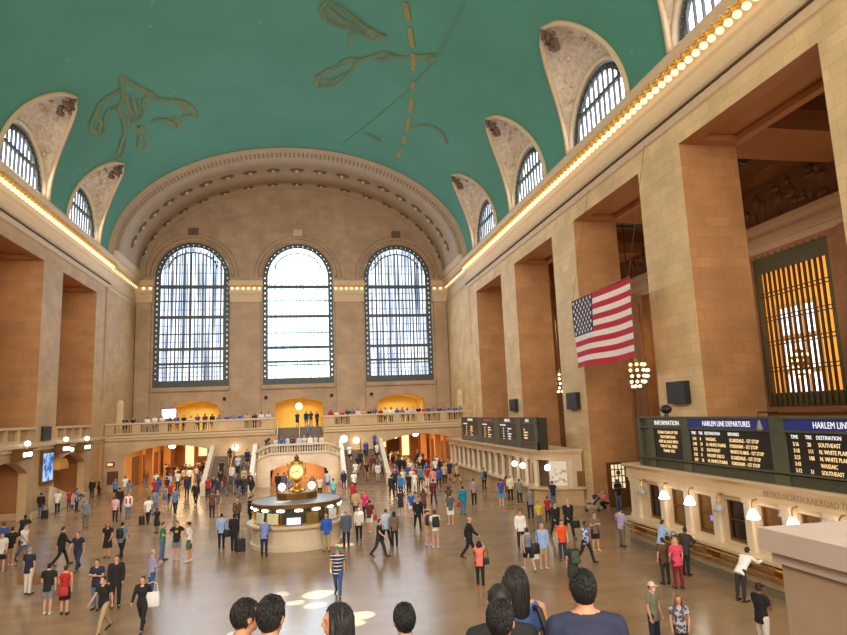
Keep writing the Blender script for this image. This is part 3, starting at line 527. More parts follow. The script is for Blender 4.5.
def stripe_pane(name, s_lo, s_hi, c_lo, c_hi, sc, axis, contrast=(.35, .6)):
    m, nt, o = new_mat(name)
    tc = nt.nodes.new('ShaderNodeTexCoord'); mp = nt.nodes.new('ShaderNodeMapping')
    mp.inputs['Scale'].default_value = (sc if axis == 0 else 0, sc if axis == 1 else 0, .12)
    nt.links.new(tc.outputs['Object'], mp.inputs['Vector'])
    nz = nt.nodes.new('ShaderNodeTexNoise'); nz.inputs['Scale'].default_value = 1; nz.inputs['Detail'].default_value = 2; nt.links.new(mp.outputs[0], nz.inputs['Vector'])
    mr = nt.nodes.new('ShaderNodeMapRange'); mr.inputs[1].default_value = contrast[0]; mr.inputs[2].default_value = contrast[1]; nt.links.new(nz.outputs['Fac'], mr.inputs[0])
    c = mix_rgb(nt, mr.outputs[0], c_lo, c_hi)
    ms = nt.nodes.new('ShaderNodeMapRange'); ms.inputs[3].default_value = s_lo; ms.inputs[4].default_value = s_hi; nt.links.new(mr.outputs[0], ms.inputs[0])
    e = nt.nodes.new('ShaderNodeEmission'); nt.links.new(c, e.inputs[0]); nt.links.new(ms.outputs[0], e.inputs[1])
    nt.links.new(e.outputs[0], o.inputs[0]); return m
PANE_MID = stripe_pane('bright_panes', 4., 7., (.55, .8, 1.), (.72, .88, 1.), 3., 0)
PANE_SIDE = stripe_pane('striped_panes', .7, 2.9, (.5, .66, 1.), (.86, .93, 1.), 3.4, 0)
BORDER = stripe_pane('border_glass', .5, 1.2, (.62, .76, 1.), (.86, .93, 1.), 3., 0)
PANE_LUN = stripe_pane('lunette_panes', 3., 6., (.62, .74, 1.), (.95, .97, 1.), 2.2, 1)
wn = 0
def lunette(sx, yc):
    global wn; wn += 1
    Xw = (XR + .32) if sx > 0 else (XL - .32)
    zs, R = 23.25, 3.72
    F = (lambda a: a) if sx > 0 else (lambda a: PI - a)
    N = 28
    hood = MB()
    rows = []
    for k in range(N + 1):
        th = PI * k / N
        wpt = Vector((Xw, yc + (R + .25) * math.cos(th), zs + (R + .25) * math.sin(th)))
        # matching point of the leaf edge on the vault
        t = math.sin(th) ** .85 if 0 < k < N else 0
        a = AT * t; w = leafw(a) * (1 if th < PI / 2 else -1)
        lp = Vector(V(F(a), yc + w))
        row = []
        for j in range(7):
            u = j / 6; q = wpt.lerp(lp, u); q.x += sx * math.sin(PI * u) * .35 * t; q.z += math.sin(PI * u) * .25 * t
            row.append(tuple(q))
        rows.append(row)
    hood.loft(rows, cap=False, closed=False)
    h = struct(hood.build('ceiling_lunette', CARVED, smooth=True))
    # pale rib along the leaf edge and around the window, cartouche at the tip
    edge = [V(F(AT * min(1, j / 16)), yc + leafw(AT * min(1, j / 16)), .05) for j in range(17)] + [V(F(AT * j / 16), yc - leafw(AT * j / 16), .05) for j in range(15, -1, -1)]
    MB().path(edge, .17, 6).build('lunette_rib', MOULD, h, smooth=True)
    MB().path([(Xw - sx * .1, yc + (R + .25) * math.cos(PI * k / 24), zs + (R + .25) * math.sin(PI * k / 24)) for k in range(25)], .2, 6).build('window_arch_rib', CREAM, h, smooth=True)
    c = MB(); tip = Vector(V(F(AT - .015), yc, .2))
    rc = random.Random(11)
    for q in range(16):
        d_ = q / 15 * 1.5; c.ball(tip + Vector((sx * d_ * .62 + rc.uniform(-.1, .1), rc.uniform(-.5, .5) * (1.2 - abs(d_ - .7)), -d_ * .75 + rc.uniform(-.15, .1))), rc.uniform(.12, .22), rc.uniform(.14, .3), rc.uniform(.12, .3), 7, 5)
    c.build('cartouche', DARKCARVE, h, smooth=True)
    s = MB(); rr = random.Random(int(yc * 10) + (sx > 0))
    for q in range(26):      # relief foliage on the hood
        row = rows[rr.randrange(6, N - 5)]; pt = Vector(row[rr.randrange(2, 5)])
        s.ball(pt + Vector((-sx * .03, 0, -.03)), rr.uniform(.08, .16), rr.uniform(.12, .4), rr.uniform(.1, .35), 6, 4)
    s.build('relief_ornament', CARVED, h, smooth=True)
    # the window itself
    w = MB(); f2 = lambda a, b, d: (Xw + sx * d, a, b)
    ring = arc(yc, R, zs, R, 28)
    inner = arc(yc, R - .38, zs, R - .38, 28)
    w.panel(ring, [[(a, max(b, zs + .12)) for a, b in inner]], f2, .25)
    for k in range(-5, 6):
        y = yc + k * .62; hh = math.sqrt(max(.01, (R - .3) ** 2 - (k * .62) ** 2))
        if hh > .3: w.box(min(Xw, Xw + sx * .15), max(Xw, Xw + sx * .15), y - .035, y + .035, zs, zs + hh)
    hb = math.sqrt((R - .3) ** 2 - 1.9 ** 2)
    w.box(min(Xw - sx * .03, Xw + sx * .16), max(Xw - sx * .03, Xw + sx * .16), yc - hb, yc + hb, zs + 1.8, zs + 2.0)
    fr = struct(w.build('window_%d' % wn, WINFRAME))
    MB().add([(Xw + sx * .2, a, b) for a, b in arc(yc, R - .1, zs, R - .1, 28)], [tuple(range(29))]).build('pane', PANE_LUN, fr)
    bead = MB()
    for k in range(1, 24):
        th = PI * k / 24; bead.ball((Xw - sx * .04, yc + (R - .2) * math.cos(th), zs + (R - .2) * math.sin(th)), .1, .1, .1, 6, 4)
    bead.build('beaded_border', GREENMETAL, fr)
for yc in BAYS[:5]: lunette(1, yc)
for yc in BAYS[:5]: lunette(-1, yc)

# ================================================================== FAR ARCH AND FAR WALL
def E(a, y, k, zoff=0.): return (XC + k * VA * math.cos(a), y, Z0 - .1 + k * VB * math.sin(a) + zoff)
ARCHP = [(1.016, 65.1), (1.012, 64.8), (1.0, 64.7), (.992, 64.8), (.99, 65.1), (.98, 65.2), (.978, 66.6), (.972, 66.7), (.97, 68.9), (.974, 69.0), (.974, 71.2), (.968, 71.3), (.966, 73.8), (.972, 73.9), (.972, 75.2), (.955, 75.3), (.95, 75.75)]
NS = 60
m = MB(); m.loft([[E(PI * i / NS, y, k) for k, y in ARCHP] for i in range(NS + 1)], cap=False, closed=False)
arch = struct(m.build('ceiling_arch', M('arch_plaster', rgb(174, 152, 126), .6, var=.12, scale=.8), smooth=True))
m = MB()
for i in range(NS * 2):
    a = PI * (i + .5) / (NS * 2)
    for yy in (65.55, 66.0, 66.4): m.ball(E(a, yy, .979), .12, .16, .12, 6, 4)
m.build('leaf_moulding', M('leaf_plaster', rgb(150, 128, 104), .7, var=.3, scale=4), arch)
for row, (yy, k, n, s) in enumerate(((70.1, .974, 19, .85), (74.55, .972, 17, .7))):
    for i in range(n):
        a = .16 + (PI - .32) * (i + .5) / n
        mb = MB(); c = E(a, yy, k)
        q_ = Matrix.Translation(c) @ Matrix.Rotation(-math.atan2(VB * math.cos(a), -VA * math.sin(a)), 4, 'Y') @ Matrix.Diagonal((s, s * .62, s * .16, 1))
        mb.ball((0, 0, 0), 1, 1, 1, 10, 6); mb.v = [tuple(q_ @ Vector(p)) for p in mb.v]
        mb.build('rosette', DARKCARVE, arch, smooth=True)
        mb = MB(); mb.ball(E(a, yy, k - .006), s * .3, s * .3, s * .3, 8, 6); mb.build('rosette_boss', MOULD, arch, smooth=True)
# far wall with its three tall windows and three balcony doorways
WS, WHW, WZB, WZS = 12.14, 4.18, 10.22, 23.12
ffar = lambda a, b, d: (a, YF + d, b)
holes = [arch_hole(XC + k * WS, WHW, WZB, WZS, WHW, 28) for k in (-1, 0, 1)]
DOORS = [(-12.22, 2.62), (-.57, 2.8), (11.56, 2.83)]
holes += [seg_hole(x, hw, 5.25, 7.95, .65) for x, hw in DOORS]
outer = [(XL - 1, 5.2), (XR + 1, 5.2), (XR + 1, 23.1)] + [(XC + 1.0 * VA * math.cos(PI * i / 40), 23.1 + 1.0 * VB * math.sin(PI * i / 40)) for i in range(41)] + [(XL - 1, 23.1)]
wf = struct(MB().panel(outer, holes, ffar, .7).build('wall_far', STONE_FAR, uv=True))
# pilasters with lit capitals between and beside the windows
for i, (x0, x1) in enumerate(((XC - WS + WHW + .1, XC - WHW - .1), (XC + WHW + .1, XC + WS - WHW - .1), (XL, XC - WS - WHW - .15), (XC + WS + WHW + .15, XR))):
    p = struct(MB().box(x0 + .12, x1 - .12, YF - .3, YF, 5.2, 20.1).build('pillar', STONE_FAR, uv=True))
    c = MB()
    for (e, z0, z1) in ((.08, 20.0, 20.15), (.0, 20.15, 20.9), (.1, 20.9, 21.15), (.2, 21.15, 21.3), (.06, 21.3, 21.9), (.3, 21.9, 22.15), (.2, 22.15, 22.6)):
        c.box(x0 - e * .6, x1 + e * .6, YF - .35 - e, YF, z0, z1)
    c.build('pillar_capital', MOULD, p)
# archivolt and keystone of each window, sill below
for k in (-1, 0, 1):
    xc = XC + k * WS
    t = MB()
    t.path([(xc + (WHW + .35) * math.cos(PI * i / 28), YF - .02, WZS + (WHW + .35) * math.sin(PI * i / 28)) for i in range(29)], .22, 6)
    t.path([(xc + (WHW + 1.) * math.cos(PI * i / 28), YF, WZS + (WHW + 1.) * math.sin(PI * i / 28)) for i in range(29)], .1, 6)
    tr = struct(t.build(trim_name(), STONE_FAR, uv=True, smooth=True))
    MB().box(xc - .55, xc + .55, YF - .3, YF + .1, 28.2, 29.0).build('keystone', DARKCARVE if k else MOULD, tr)
    MB().box(xc - WHW - .05, xc + WHW + .05, YF - .3, YF + .2, 9.75, 10.2).build('sill', STONE_FAR, tr, uv=True)
    if k:
        pass
# the tall windows
def tall_window(k):
    global wn; wn += 1
    xc = XC + k * WS; Y = YF + .12
    f = MB(); fn = lambda a, b, d: (a, Y + d, b)
    out = arch_hole(xc, WHW - .02, WZB, WZS, WHW - .02, 28); inn = arch_hole(xc, WHW - .62, WZB + .75, WZS, WHW - .52, 28)
    f.panel(out, [inn], fn, .25)
    for z, h in ((21.94, .2), (18.33, .17), (14.59, .17), (20.23, .06), (16.34, .06), (12.9, .13), (12.5, .07)):
        f.box(xc - WHW + .5, xc + WHW - .5, Y - .04, Y + .2, z - h, z + h)
    fr = struct(f.build('window_%d' % wn, WINFRAME))
    b = MB(); n = 17; w = 2 * (WHW - .62)
    for i in range(1, n):
        x = xc - w / 2 + w * i / n
        top = WZS + math.sqrt(max(.02, (WHW - .62) ** 2 - (x - xc) ** 2)); r = .035 if i % 2 else .06
        if k == 0: r *= .55
        b.box(x - r, x + r, Y + .02, Y + .14, WZB + .75, min(top, 26.0))
    for zz in (11.4, 11.9, 13.6, 15.4, 17.3, 19.2, 21.1, 23.6, 24.6):
        b.box(xc - WHW + .6, xc + WHW - .6, Y + .04, Y + .1, zz - .025, zz + .025)
    # fan of tracery under the crown
    b.path([(xc + 2.7 * math.cos(PI * i / 20), Y + .08, 24.1 + 2.0 * math.sin(PI * i / 20)) for i in range(21)], .09, 4)
    for i in range(1, 12):
        a = PI * i / 12; b.tube((xc + 2.7 * math.cos(a), Y + .08, 24.1 + 2. * math.sin(a)), (xc + 3.5 * math.cos(a), Y + .08, WZS + 3.5 * math.sin(a)), .06, .06, 4)
    b.build('mullions', WINFRAME if k else WINPALE, fr)
    # beaded outer border
    q = MB()
    for z in [WZB + .9 + .62 * i for i in range(20)]:
        for s in (-1, 1): q.box(xc + s * (WHW - .27) - .07, xc + s * (WHW - .27) + .07, Y - .03, Y, z, z + .2)
    for i in range(1, 20):
        a = PI * i / 20; q.ball((xc + (WHW - .32) * math.cos(a), Y - .02, WZS + (WHW - .32) * math.sin(a)), .07, .04, .07, 6, 4)
    q.build('glazed_border', PANE_SIDE if k == 0 else BORDER, fr)
    # outer glazing layer with its own bars and the panes behind
    g = MB(); rr = random.Random(3 + k)
    for i in range(24):
        x = xc - w / 2 + w * (i + .5 + rr.uniform(-.25, .25)) / 24
        top = WZS + math.sqrt(max(.02, (WHW - .5) ** 2 - (x - xc) ** 2)); r = rr.choice((.015, .02, .045)) * (.5 if k == 0 else 1)
        g.box(x - r, x + r, Y + .42, Y + .5, WZB + .3, top)
    g.build('outer_glazing_bars', WINFRAME if k else WINPALE, fr)
    MB().add([fn(a, b_, .56) for a, b_ in arch_hole(xc, WHW + .05, WZB, WZS, WHW + .05, 28)], [tuple(range(31))]).build('pane', PANE_MID if k == 0 else PANE_SIDE, fr)
for k in (-1, 0, 1): tall_window(k)
# glowing vaulted lobbies behind the balcony doorways
YELL = M('yellow_vault_plaster', rgb(228, 196, 104), .6, var=.12, scale=1.)
for i, (x, hw) in enumerate(DOORS):
    mb = MB(); f3 = lambda a, b, d: (a, YF + .7 + d, b)
    l = seg_arc(x, hw + .05, 8.0, .65)
    P = [(x + hw + .3, 5.2)] + l + [(x - hw - .3, 5.2)]
    n = len(P); mb.add([f3(a, b, 0) for a, b in P] + [f3(a, b, 5.) for a, b in P], [(j, j + 1, j + 1 + n, j + n) for j in range(n - 1)] + [tuple(range(n, 2 * n))])
    mb.box(x - hw - .3, x + hw + .3, YF, YF + 5.7, 5.0, 5.2)
    struct(mb.build('wall_lobby_%s' % ('away', 'middle', 'flag')[i], YELL))
# round black wall vents beside the doorways
for x in (-9., -4.35, 3.2, 7.95):
    struct(MB().lathe([(0, -.1), (.16, -.08), (.2, 0)], (0, 0, 0), 12).build('wall_vent', DARK)).matrix_world = Matrix.Translation((x, YF - .31 if abs(x) > 0 else YF, 8.75)) @ Matrix.Rotation(PI / 2, 4, 'X')

# ================================================================== FAR BALCONY, STAIRS, PASSAGES
YBAL = 65.7
fb = lambda a, b, d: (a, YBAL + d, b)
AL, AR = (-12.75, 4.3), (11.95, 4.0)
gap = (-2.85, 1.92)
outer = [(XL, 0), (gap[0], 0), (gap[0], 5.2), (XL, 5.2)]
bw = MB()
bw.panel([(XL, 0), (AL[0] - AL[1], 0)] + list(reversed(seg_arc(AL[0], AL[1], 3.25, .85))) + [(AL[0] + AL[1], 0), (gap[0], 0), (gap[0], 5.25), (XL, 5.25)], [], fb, .8)
bw.panel([(gap[1], 0), (AR[0] - AR[1], 0)] + list(reversed(seg_arc(AR[0], AR[1], 3.4, .75))) + [(AR[0] + AR[1], 0), (XR, 0), (XR, 5.25), (gap[1], 5.25)], [], fb, .8)
bw.box(gap[0], gap[1], YBAL + .2, YBAL + .8, 0, 2.9)
bal_wall = struct(bw.build('wall_balcony', STONE_LOW, uv=True))
mb = MB()
for x0, x1 in ((XL, gap[0]), (gap[1], XR)):
    mb.box(x0, x1, YBAL - .25, YBAL, 4.75, 5.0); mb.box(x0, x1, YBAL - .4, YBAL, 5.0, 5.2)
mb.build('string_course', MOULD, bal_wall)
# balcony floor slabs
fl = MB(); fl.box(XL, gap[0], YBAL, YF + .1, 4.9, 5.25); fl.box(gap[1], XR, YBAL, YF + .1, 4.9, 5.25); fl.box(gap[0], gap[1], 70.2, YF + .1, 4.9, 5.25)
struct(fl.build('floor_balcony', PLAIN))
BALU = MB().lathe([(.05, 0), (.07, .05), (.045, .12), (.085, .32), (.05, .55), (.06, .66), (.07, .7)], (0, 0, 0), 8)
def balustrade(label, x0, x1, y, z, panels, mat, h=1.15, group=None, alongy=False):
    # solid stretch of wall with openings filled by balusters; panels are (from, to)
    t = thing('balustrade', label, 'balustrade', ((x0 + x1) / 2 if not alongy else y, y if not alongy else (x0 + x1) / 2, z), group)
    fn = (lambda a, b, d: (a, y - .17 + d, b)) if not alongy else (lambda a, b, d: (y - .17 + d, a, b))
    w = MB(); w.panel([(x0, z), (x1, z), (x1, z + h - .16), (x0, z + h - .16)], [[(a, z + .2), (b, z + .2), (b, z + h - .22), (a, z + h - .22)] for a, b in panels], fn, .34)
    rel(w, 'balustrade_wall', mat, t, uv=mat in (STONE_LOW, STONE_SIDE))
    r = MB()
    if not alongy: r.box(x0, x1, y - .27, y + .27, z + h - .16, z + h)
    else: r.box(y - .27, y + .27, x0, x1, z + h - .16, z + h)
    rel(r, 'top_rail', MOULD, t)
    first = None
    for a, b in panels:
        n = max(3, int((b - a) / .25))
        for i in range(n):
            s = a + (b - a) * (i + .5) / n
            pos = (s, y, z + .2) if not alongy else (y, s, z + .2)
            if first is None:
                q = MB(); sc = (h - .42) / .7; q.v = [(vx, vy, vz * sc) for vx, vy, vz in BALU.v]; q.f = BALU.f; q.mi = BALU.mi
                first = q.build('baluster', mat, t, smooth=True)
                first.location = Vector(pos) - t.location
            else:
                c = first.copy(); COL.objects.link(c); c.parent = t; c.location = Vector(pos) - t.location
    return t
balustrade('stone balcony balustrade over the arch away from the flag', XL + .1, gap[0], YBAL + .1, 5.25, [(-18, -16.4), (-15.6, -13.9), (-13.1, -11.4), (-10.6, -8.9), (-5.9, -4.2)], STONE_LOW)
balustrade('stone balcony balustrade over the arch on the flag side', gap[1], XR - .1, YBAL + .1, 5.25, [(3.0, 4.6), (7.4, 9.1), (9.9, 11.6), (12.4, 14.1), (14.9, 16.6)], STONE_LOW)
# middle flight climbing through the gap, landing, curved landing parapet with niche, side flights
ST = MB(); n = 15
for i in range(n):
    z = 2.9 + 2.35 * (i + 1) / n; y = 66.0 + 4.3 * i / n
    ST.box(gap[0], gap[1], y, 70.6, z - 2.35 / n, z)
stair_mid = struct(ST.build('stair_middle', STEP))
for x in (gap[0] + .08, gap[1] - .08, XC + .05):
    MB().tube((x, 66.0, 3.9), (x, 70.3, 6.2), .06, .06, 6).build('handrail', BRASS, stair_mid)
land = MB().box(-8.2, 7.2, 64.2, 65.9, 2.6, 2.9); land.box(-4.3, 3.3, 61.7, 64.2, 2.6, 2.9)
struct(land.build('floor_landing', PLAIN))
# front of the landing: a wall with a low arched niche, quarter rounds at both ends
LF = 61.4; xa, xb = -3.15, 2.05; RC = 1.55
def front_pts(inset=0.):
    P = [(xa - RC + inset + RC * (1 - math.cos(PI / 2 * i / 10)) * (1 - inset / RC), LF + RC - (RC - inset) * math.sin(PI / 2 * i / 10)) for i in range(11)]
    Q = [(xb + (RC - inset) * math.sin(PI / 2 * i / 10), LF + RC - (RC - inset) * math.cos(PI / 2 * i / 10)) for i in range(11)]
    return P + Q
fw = MB()
fw.panel([(xa, 0), (XC - 2.72, 0)] + list(reversed(seg_arc(XC + .02, 2.72, 1.4, .68))) + [(XC + 2.76, 0), (xb, 0), (xb, 2.95), (xa, 2.95)], [], lambda a, b, d: (a, LF + d, b), .35)
def drop(i): j = 10 - i if i < 11 else i - 11; return 1.15 * (j / 10) ** 1.2
fp = front_pts()
for seg in (fp[:11], fp[11:]):
    for a, b in zip(seg, seg[1:]):
        ia, ib = fp.index(a), fp.index(b); fw.quad((a[0], a[1], 0), (b[0], b[1], 0), (b[0], b[1], 2.97 - drop(ib)), (a[0], a[1], 2.97 - drop(ia)))
fw.box(-4.72, -4.4, 62.9, 64.3, 0, 1.8); fw.box(3.3, 3.6, 62.9, 64.3, 0, 1.8)
lw = struct(fw.build('wall_landing', ashlar('landing_ashlar', rgb(238, 212, 182), 1.4, .7, mort=.9, spread=.03), uv=True))
nb = MB(); nb.box(XC - 3., XC + 3., 64.3, 64.5, 0, 2.5); nb.box(XC - 3.05, XC - 2.75, LF + .35, 64.5, 0, 2.5); nb.box(XC + 2.75, XC + 3.05, LF + .35, 64.5, 0, 2.5); nb.box(XC - 3.05, XC + 3.05, LF + .35, 64.5, 2.3, 2.5)
nb.build('niche_back', M('niche_plaster', rgb(226, 168, 108), .6, var=.08), lw)
t = thing('landing_balustrade', 'pale curved balustrade of the stair landing above the glowing niche', 'balustrade', (XC, LF, 2.95))
rings = []
for (ins, z) in ((-.12, 2.95), (-.12, 3.12), (.22, 3.12), (.22, 2.95)): rings.append([(x, y, z) for x, y in front_pts(ins)])
mb = MB(); mb.loft([[(r[i][0], r[i][1], r[i][2] - drop(i)) for r in rings] for i in range(len(rings[0]))]); rel(mb, 'base_rail', CREAM, t, fix=True)
rings = []
for (ins, z) in ((-.14, 3.72), (-.14, 3.9), (.26, 3.9), (.26, 3.72)): rings.append([(x, y, z) for x, y in front_pts(ins)])
mb = MB(); mb.loft([[(r[i][0], r[i][1], r[i][2] - drop(i)) for r in rings] for i in range(len(rings[0]))]); rel(mb, 'top_rail', CREAM, t, fix=True)
first = None
q = MB(); q.v = [(vx, vy, vz * .62 / .7) for vx, vy, vz in BALU.v]; q.f = BALU.f; q.mi = BALU.mi
locs = [(xa + (xb - xa) * (i + .5) / 22, LF + .05) for i in range(22)] + [(*front_pts(.05)[i], drop(i)) for i in (1, 3, 5, 7, 9, 12, 14, 16, 18, 20)]
for x, y, *dz in locs:
    if first is None: first = q.build('baluster', CREAM, t, smooth=True); c = first
    else: c = first.copy(); COL.objects.link(c); c.parent = t
    c.location = Vector((x, y, 3.12 - (dz[0] if dz else 0))) - t.location
# side flights with sloping parapets
for sx in (-1, 1):
    x0, x1 = sorted((XC + sx * 4.25, XC + sx * 7.9)); n = 17
    s = MB()
    for i in range(n):
        s.box(x0, x1, 58.6 + 5.6 * i / n, 64.4, 2.9 * i / n, 2.9 * (i + 1) / n)
    fl = struct(s.build('stair_flight', STEP))
    for side_, xx in (('inner', XC + sx * 4.1), ('outer', XC + sx * 8.05)):
        mb = MB(); P = [(57.9, 0), (57.9, 1.0), (58.5, 1.15), (63.6, 3.95), (65.6, 3.95), (65.6, 0)]
        mb.extrude(P, lambda a, b, d: (xx + d, a, b), -.2, .2)
        mb.build('sloping_parapet', WHITEST if side_ == 'inner' else CREAM, fl)
    xm = (x0 + x1) / 2
    r = MB(); r.tube((xm, 58.6, 1.0), (xm, 64.2, 3.9), .07, .07, 6)
    for i in range(4): r.tube((xm, 58.8 + 1.7 * i, .1 + .88 * i), (xm, 58.8 + 1.7 * i, 1.1 + .88 * i), .05, .05, 6)
    r.build('handrail', BRASS, fl)
# warm passages behind the two arches
PASSWALL = M('passage_stone', rgb(206, 146, 82), .55, var=.12, scale=1.)
PASSDARK = M('passage_dark', rgb(118, 74, 38), .6, var=.2, scale=1.)
for key, (xc, hw) in (('away', AL), ('flag', AR)):
    mb = MB()
    x0, x1 = xc - hw - .3, xc + hw + .3
    mb.box(x0 - .3, x0, YBAL + .8, 92, 0, 4.6); mb.box(x1, x1 + .3, YBAL + .8, 92, 0, 4.6); mb.box(x0, x1, 92, 92.3, 0, 4.6); mb.box(x0 - .3, x1 + .3, YBAL + .8, 92, 4.3, 4.6)
    w = struct(mb.build('wall_passage_' + key, PASSWALL))
    d = MB()
    for j, y in enumerate((70., 74.5, 79, 83.5)):       # dark shop and track doorways along both sides
        for xx, s in ((x0, 1), (x1, -1)):
            d.box(min(xx, xx + s * .06), max(xx, xx + s * .06), y, y + 2.6, 0, 2.9)
    d.box(xc - .2, xc + 1.6, 91.9, 92, 0, 2.8)
    d.build('doorway_recess', PASSDARK, w)
    p = MB()
    for y in (73.6, 82.6):
        for s in (-1, 1): p.box(xc + s * (hw - .5) - .35, xc + s * (hw - .5) + .35, y, y + .7, 0, 4.3)
    p.build('passage_pier', PASSWALL, w)
    e = MB(); e.box(xc - hw * .75, xc - hw * .5, 91.85, 91.95, .3, 3.2); e.box(xc - hw * .35, xc - hw * .1, 91.85, 91.95, 1.6, 3.4); e.box(xc + hw * .5, xc + hw * .75, 91.85, 91.95, .3, 3.2)
    e.build('added_glow_panel', glow('added_panel_glow_' + key, (1., .70, .32), 1.8), w)  # glowing panels added to brighten the back of the passage
# ceiling lamps in the passages
for i, (x, y) in enumerate(((-13.4, 69.5), (-11.0, 74), (9.6, 69.5), (12.6, 72.5), (13.6, 78))):
    t = thing('pendant_lamp', '%s bright lamp under the ceiling of the passage %s' % (('outer', 'inner', 'frontmost', 'middle', 'rearmost')[i], 'away from the flag' if x < 0 else 'on the flag side'), 'lamp', (x, y, 4.3))
    rel(MB().tube((x, y, 4.0), (x, y, 4.3), .04, .04, 6), 'stem', BRASS, t)
    rel(MB().ball((x, y, 3.85), .6 if i in (1, 2) else .35, .35, .22, 10, 6), 'globe', LAMPW, t, smooth=True)
# globes on the stair walls
for i, (x, y, z, r) in enumerate(((-6.7, 65.3, 3.6, .32), (5.2, 65.3, 3.75, .32), (3.75, 62.0, 4.1, .34), (-4.6, 60.9, 1.3, .16), (-.6, 75.0, 7.6, .38))):
    lb = ('round white globe lamp on the wall above the stair away from the flag', 'round white globe lamp on the wall above the flag side stair', 'glaring white lamp at the corner of the landing balustrade', 'small round lamp low at the end of the landing wall', 'glowing white globe in the middle balcony doorway')[i]
    t = thing('wall_lamp', lb, 'lamp', (x, y, z))
    rel(MB().ball((x, y, z), r, r, r, 14, 10), 'globe', BULBW, t, smooth=True)
    rel(MB().tube((x, y + r * .8, z), (x, y + r + .15, z), .07, .1, 8), 'bracket', BRASS, t)
# ================================================================== LEFT LOWER WALL
fl_ = lambda a, b, d: (XL - d, a, b)
lw = MB()
for yc in BAYS[:4]:
    hw = 3.45 if yc > 50 else 3.3
    cy = 57.1 if yc > 50 else yc
    lw.panel([(yc - OW, 0), (cy - hw, 0)] + list(reversed(seg_arc(cy, hw, 3.2, .9))) + [(cy + hw, 0), (yc + OW, 0), (yc + OW, 5.3), (yc - OW, 5.3)], [], fl_, .6)
lowl = struct(lw.build('wall_left_lower', STONE_LOW, uv=True))
mb = MB(); mb.box(XL - .05, XL + .22, YN, YB, 4.95, 5.25); mb.box(XL - .05, XL + .1, YN, YB, 4.7, 4.95); mb.build('string_course', MOULD, lowl)
bk = MB(); bk.box(XL - 3.4, XL - 3.1, YN, YB, 0, 19); bk.build('rear_wall', M('arch_interior', rgb(176, 122, 62), .6, var=.15, scale=.7), lowl)
mb = MB(); mb.box(XL - 3.1, XL - .05, YN, YB, 4.95, 5.25); mb.build('gallery_floor', PLAIN, lowl)
for i, yc in enumerate(BAYS[:3]):
    balustrade('gallery balustrade in the side wall opening %s' % ('beside the corner of the hall', 'above the arch with the dark door', 'outside the picture edge')[i], yc - OW, yc + OW, XL - .2, 5.25,
               [(yc - OW + .5 + 1.85 * k, yc - OW + 1.9 + 1.85 * k) for k in range(4)], STONE_SIDE, 1.1, alongy=True)
struct(MB().box(XL - 3.1, XL - 2.9, 47.6, 49.6, 0, 3.1).build('door_1', DARK))
# raised ramp wall by the second arch
struct(MB().extrude([(52.7, 0), (61.6, 0), (61.6, .55), (57, .75), (52.7, 1.9)], lambda a, b, d: (XL + d, a, b), .02, .3).build(trim_name(), CREAM))
# ================================================================== RIGHT AISLE
XA, XW = XR + PD, 30.
aw = MB()
faw = lambda a, b, d: (XW + d, a, b)
GW = 3.15
aw.panel([(YN, 0), (YB, 0), (YB, 21.4), (YN, 21.4)], [[(c - GW, 5.8), (c + GW, 5.8), (c + GW, 15.65), (c - GW, 15.65)] for c in BAYS[:4]], faw, .5)
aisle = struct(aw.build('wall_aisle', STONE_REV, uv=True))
mb = MB(); mb.box(XW - .25, XW, YN, YB, 15.9, 16.3); mb.box(XW - .4, XW, YN, YB, 16.3, 16.9); mb.box(XW - .5, XW, YN, YB, 17.4, 17.7); mb.box(XW - .3, XW, YN, YB, 16.9, 17.4)
mb.build('cornice', MOULD, aisle)
fz = MB(); fz.box(XW - .2, XW, YN, YB, 17.7, 20.2); rr = random.Random(9)
for y in range(0, 60, 2):
    for k in range(6):
        fz.ball((XW - .22, y + rr.uniform(-.8, .8), rr.uniform(18.0, 19.9)), .16, rr.uniform(.2, .5), rr.uniform(.15, .4), 6, 4)
fz.build('carved_frieze', BROWNCARVE, aisle)
for i in range(6):
    yc = (BAYS[i - 1] - OW + BAYS[i] + OW) / 2 if i else YB - 1.2
    p = struct(MB().box(XW - .55, XW, yc - 1.6, yc + 1.6, 0, 15.9).build('pillar', STONE_REV, uv=True))
    g = MB()
    for e in (-1.05, 1.05): g.box(XW - .72, XW - .55, yc + e - .14, yc + e + .14, .4, 15.2)
    g.build('moulded_strip', COFFER, p)
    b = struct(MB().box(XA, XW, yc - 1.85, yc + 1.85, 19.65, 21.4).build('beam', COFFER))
    MB().box(XA, XW, yc - 2.1, yc + 2.1, 20.6, 21.4).build('beam_moulding', M('beam_dark_brown', rgb(140, 92, 56), .65), b)  # moulding in a darker brown than the beam
ew = struct(MB().box(XA - .2, XW + .5, YB, YB + .4, 0, 21.7).build('wall_aisle_end', STONE_REV, uv=True))
MB().box(21.4, 23.4, YB - .12, YB, 12.6, 17.).build('end_window_frame', WINFRAME, ew)
MB().box(21.6, 23.2, YB - .14, YB - .12, 13.4, 16.4).build('end_window_pane', PANE_SIDE, ew)
ac = MB().box(XA, XW + .5, YN, YB, 21.4, 21.7)
struct(ac.build('ceiling_aisle', M('aisle_ceiling', rgb(120, 84, 56), .7, var=.2, scale=.7)))
for i, yc in enumerate(BAYS[:4]):      # dark skylight grids
    mb = MB(); mb.box(23.2, 27.8, yc - 2., yc + 2., 21.25, 21.4)
    s = struct(mb.build('ceiling_skylight', DARK))
    g = MB()
    for k in range(5): g.box(23.2, 27.8, yc - 2 + k * .95, yc - 1.9 + k * .95, 21.18, 21.26)
    g.build('skylight_bars', M('skylight_bars', rgb(150, 160, 165), .5) if not i else bpy.data.materials['skylight_bars'], s)
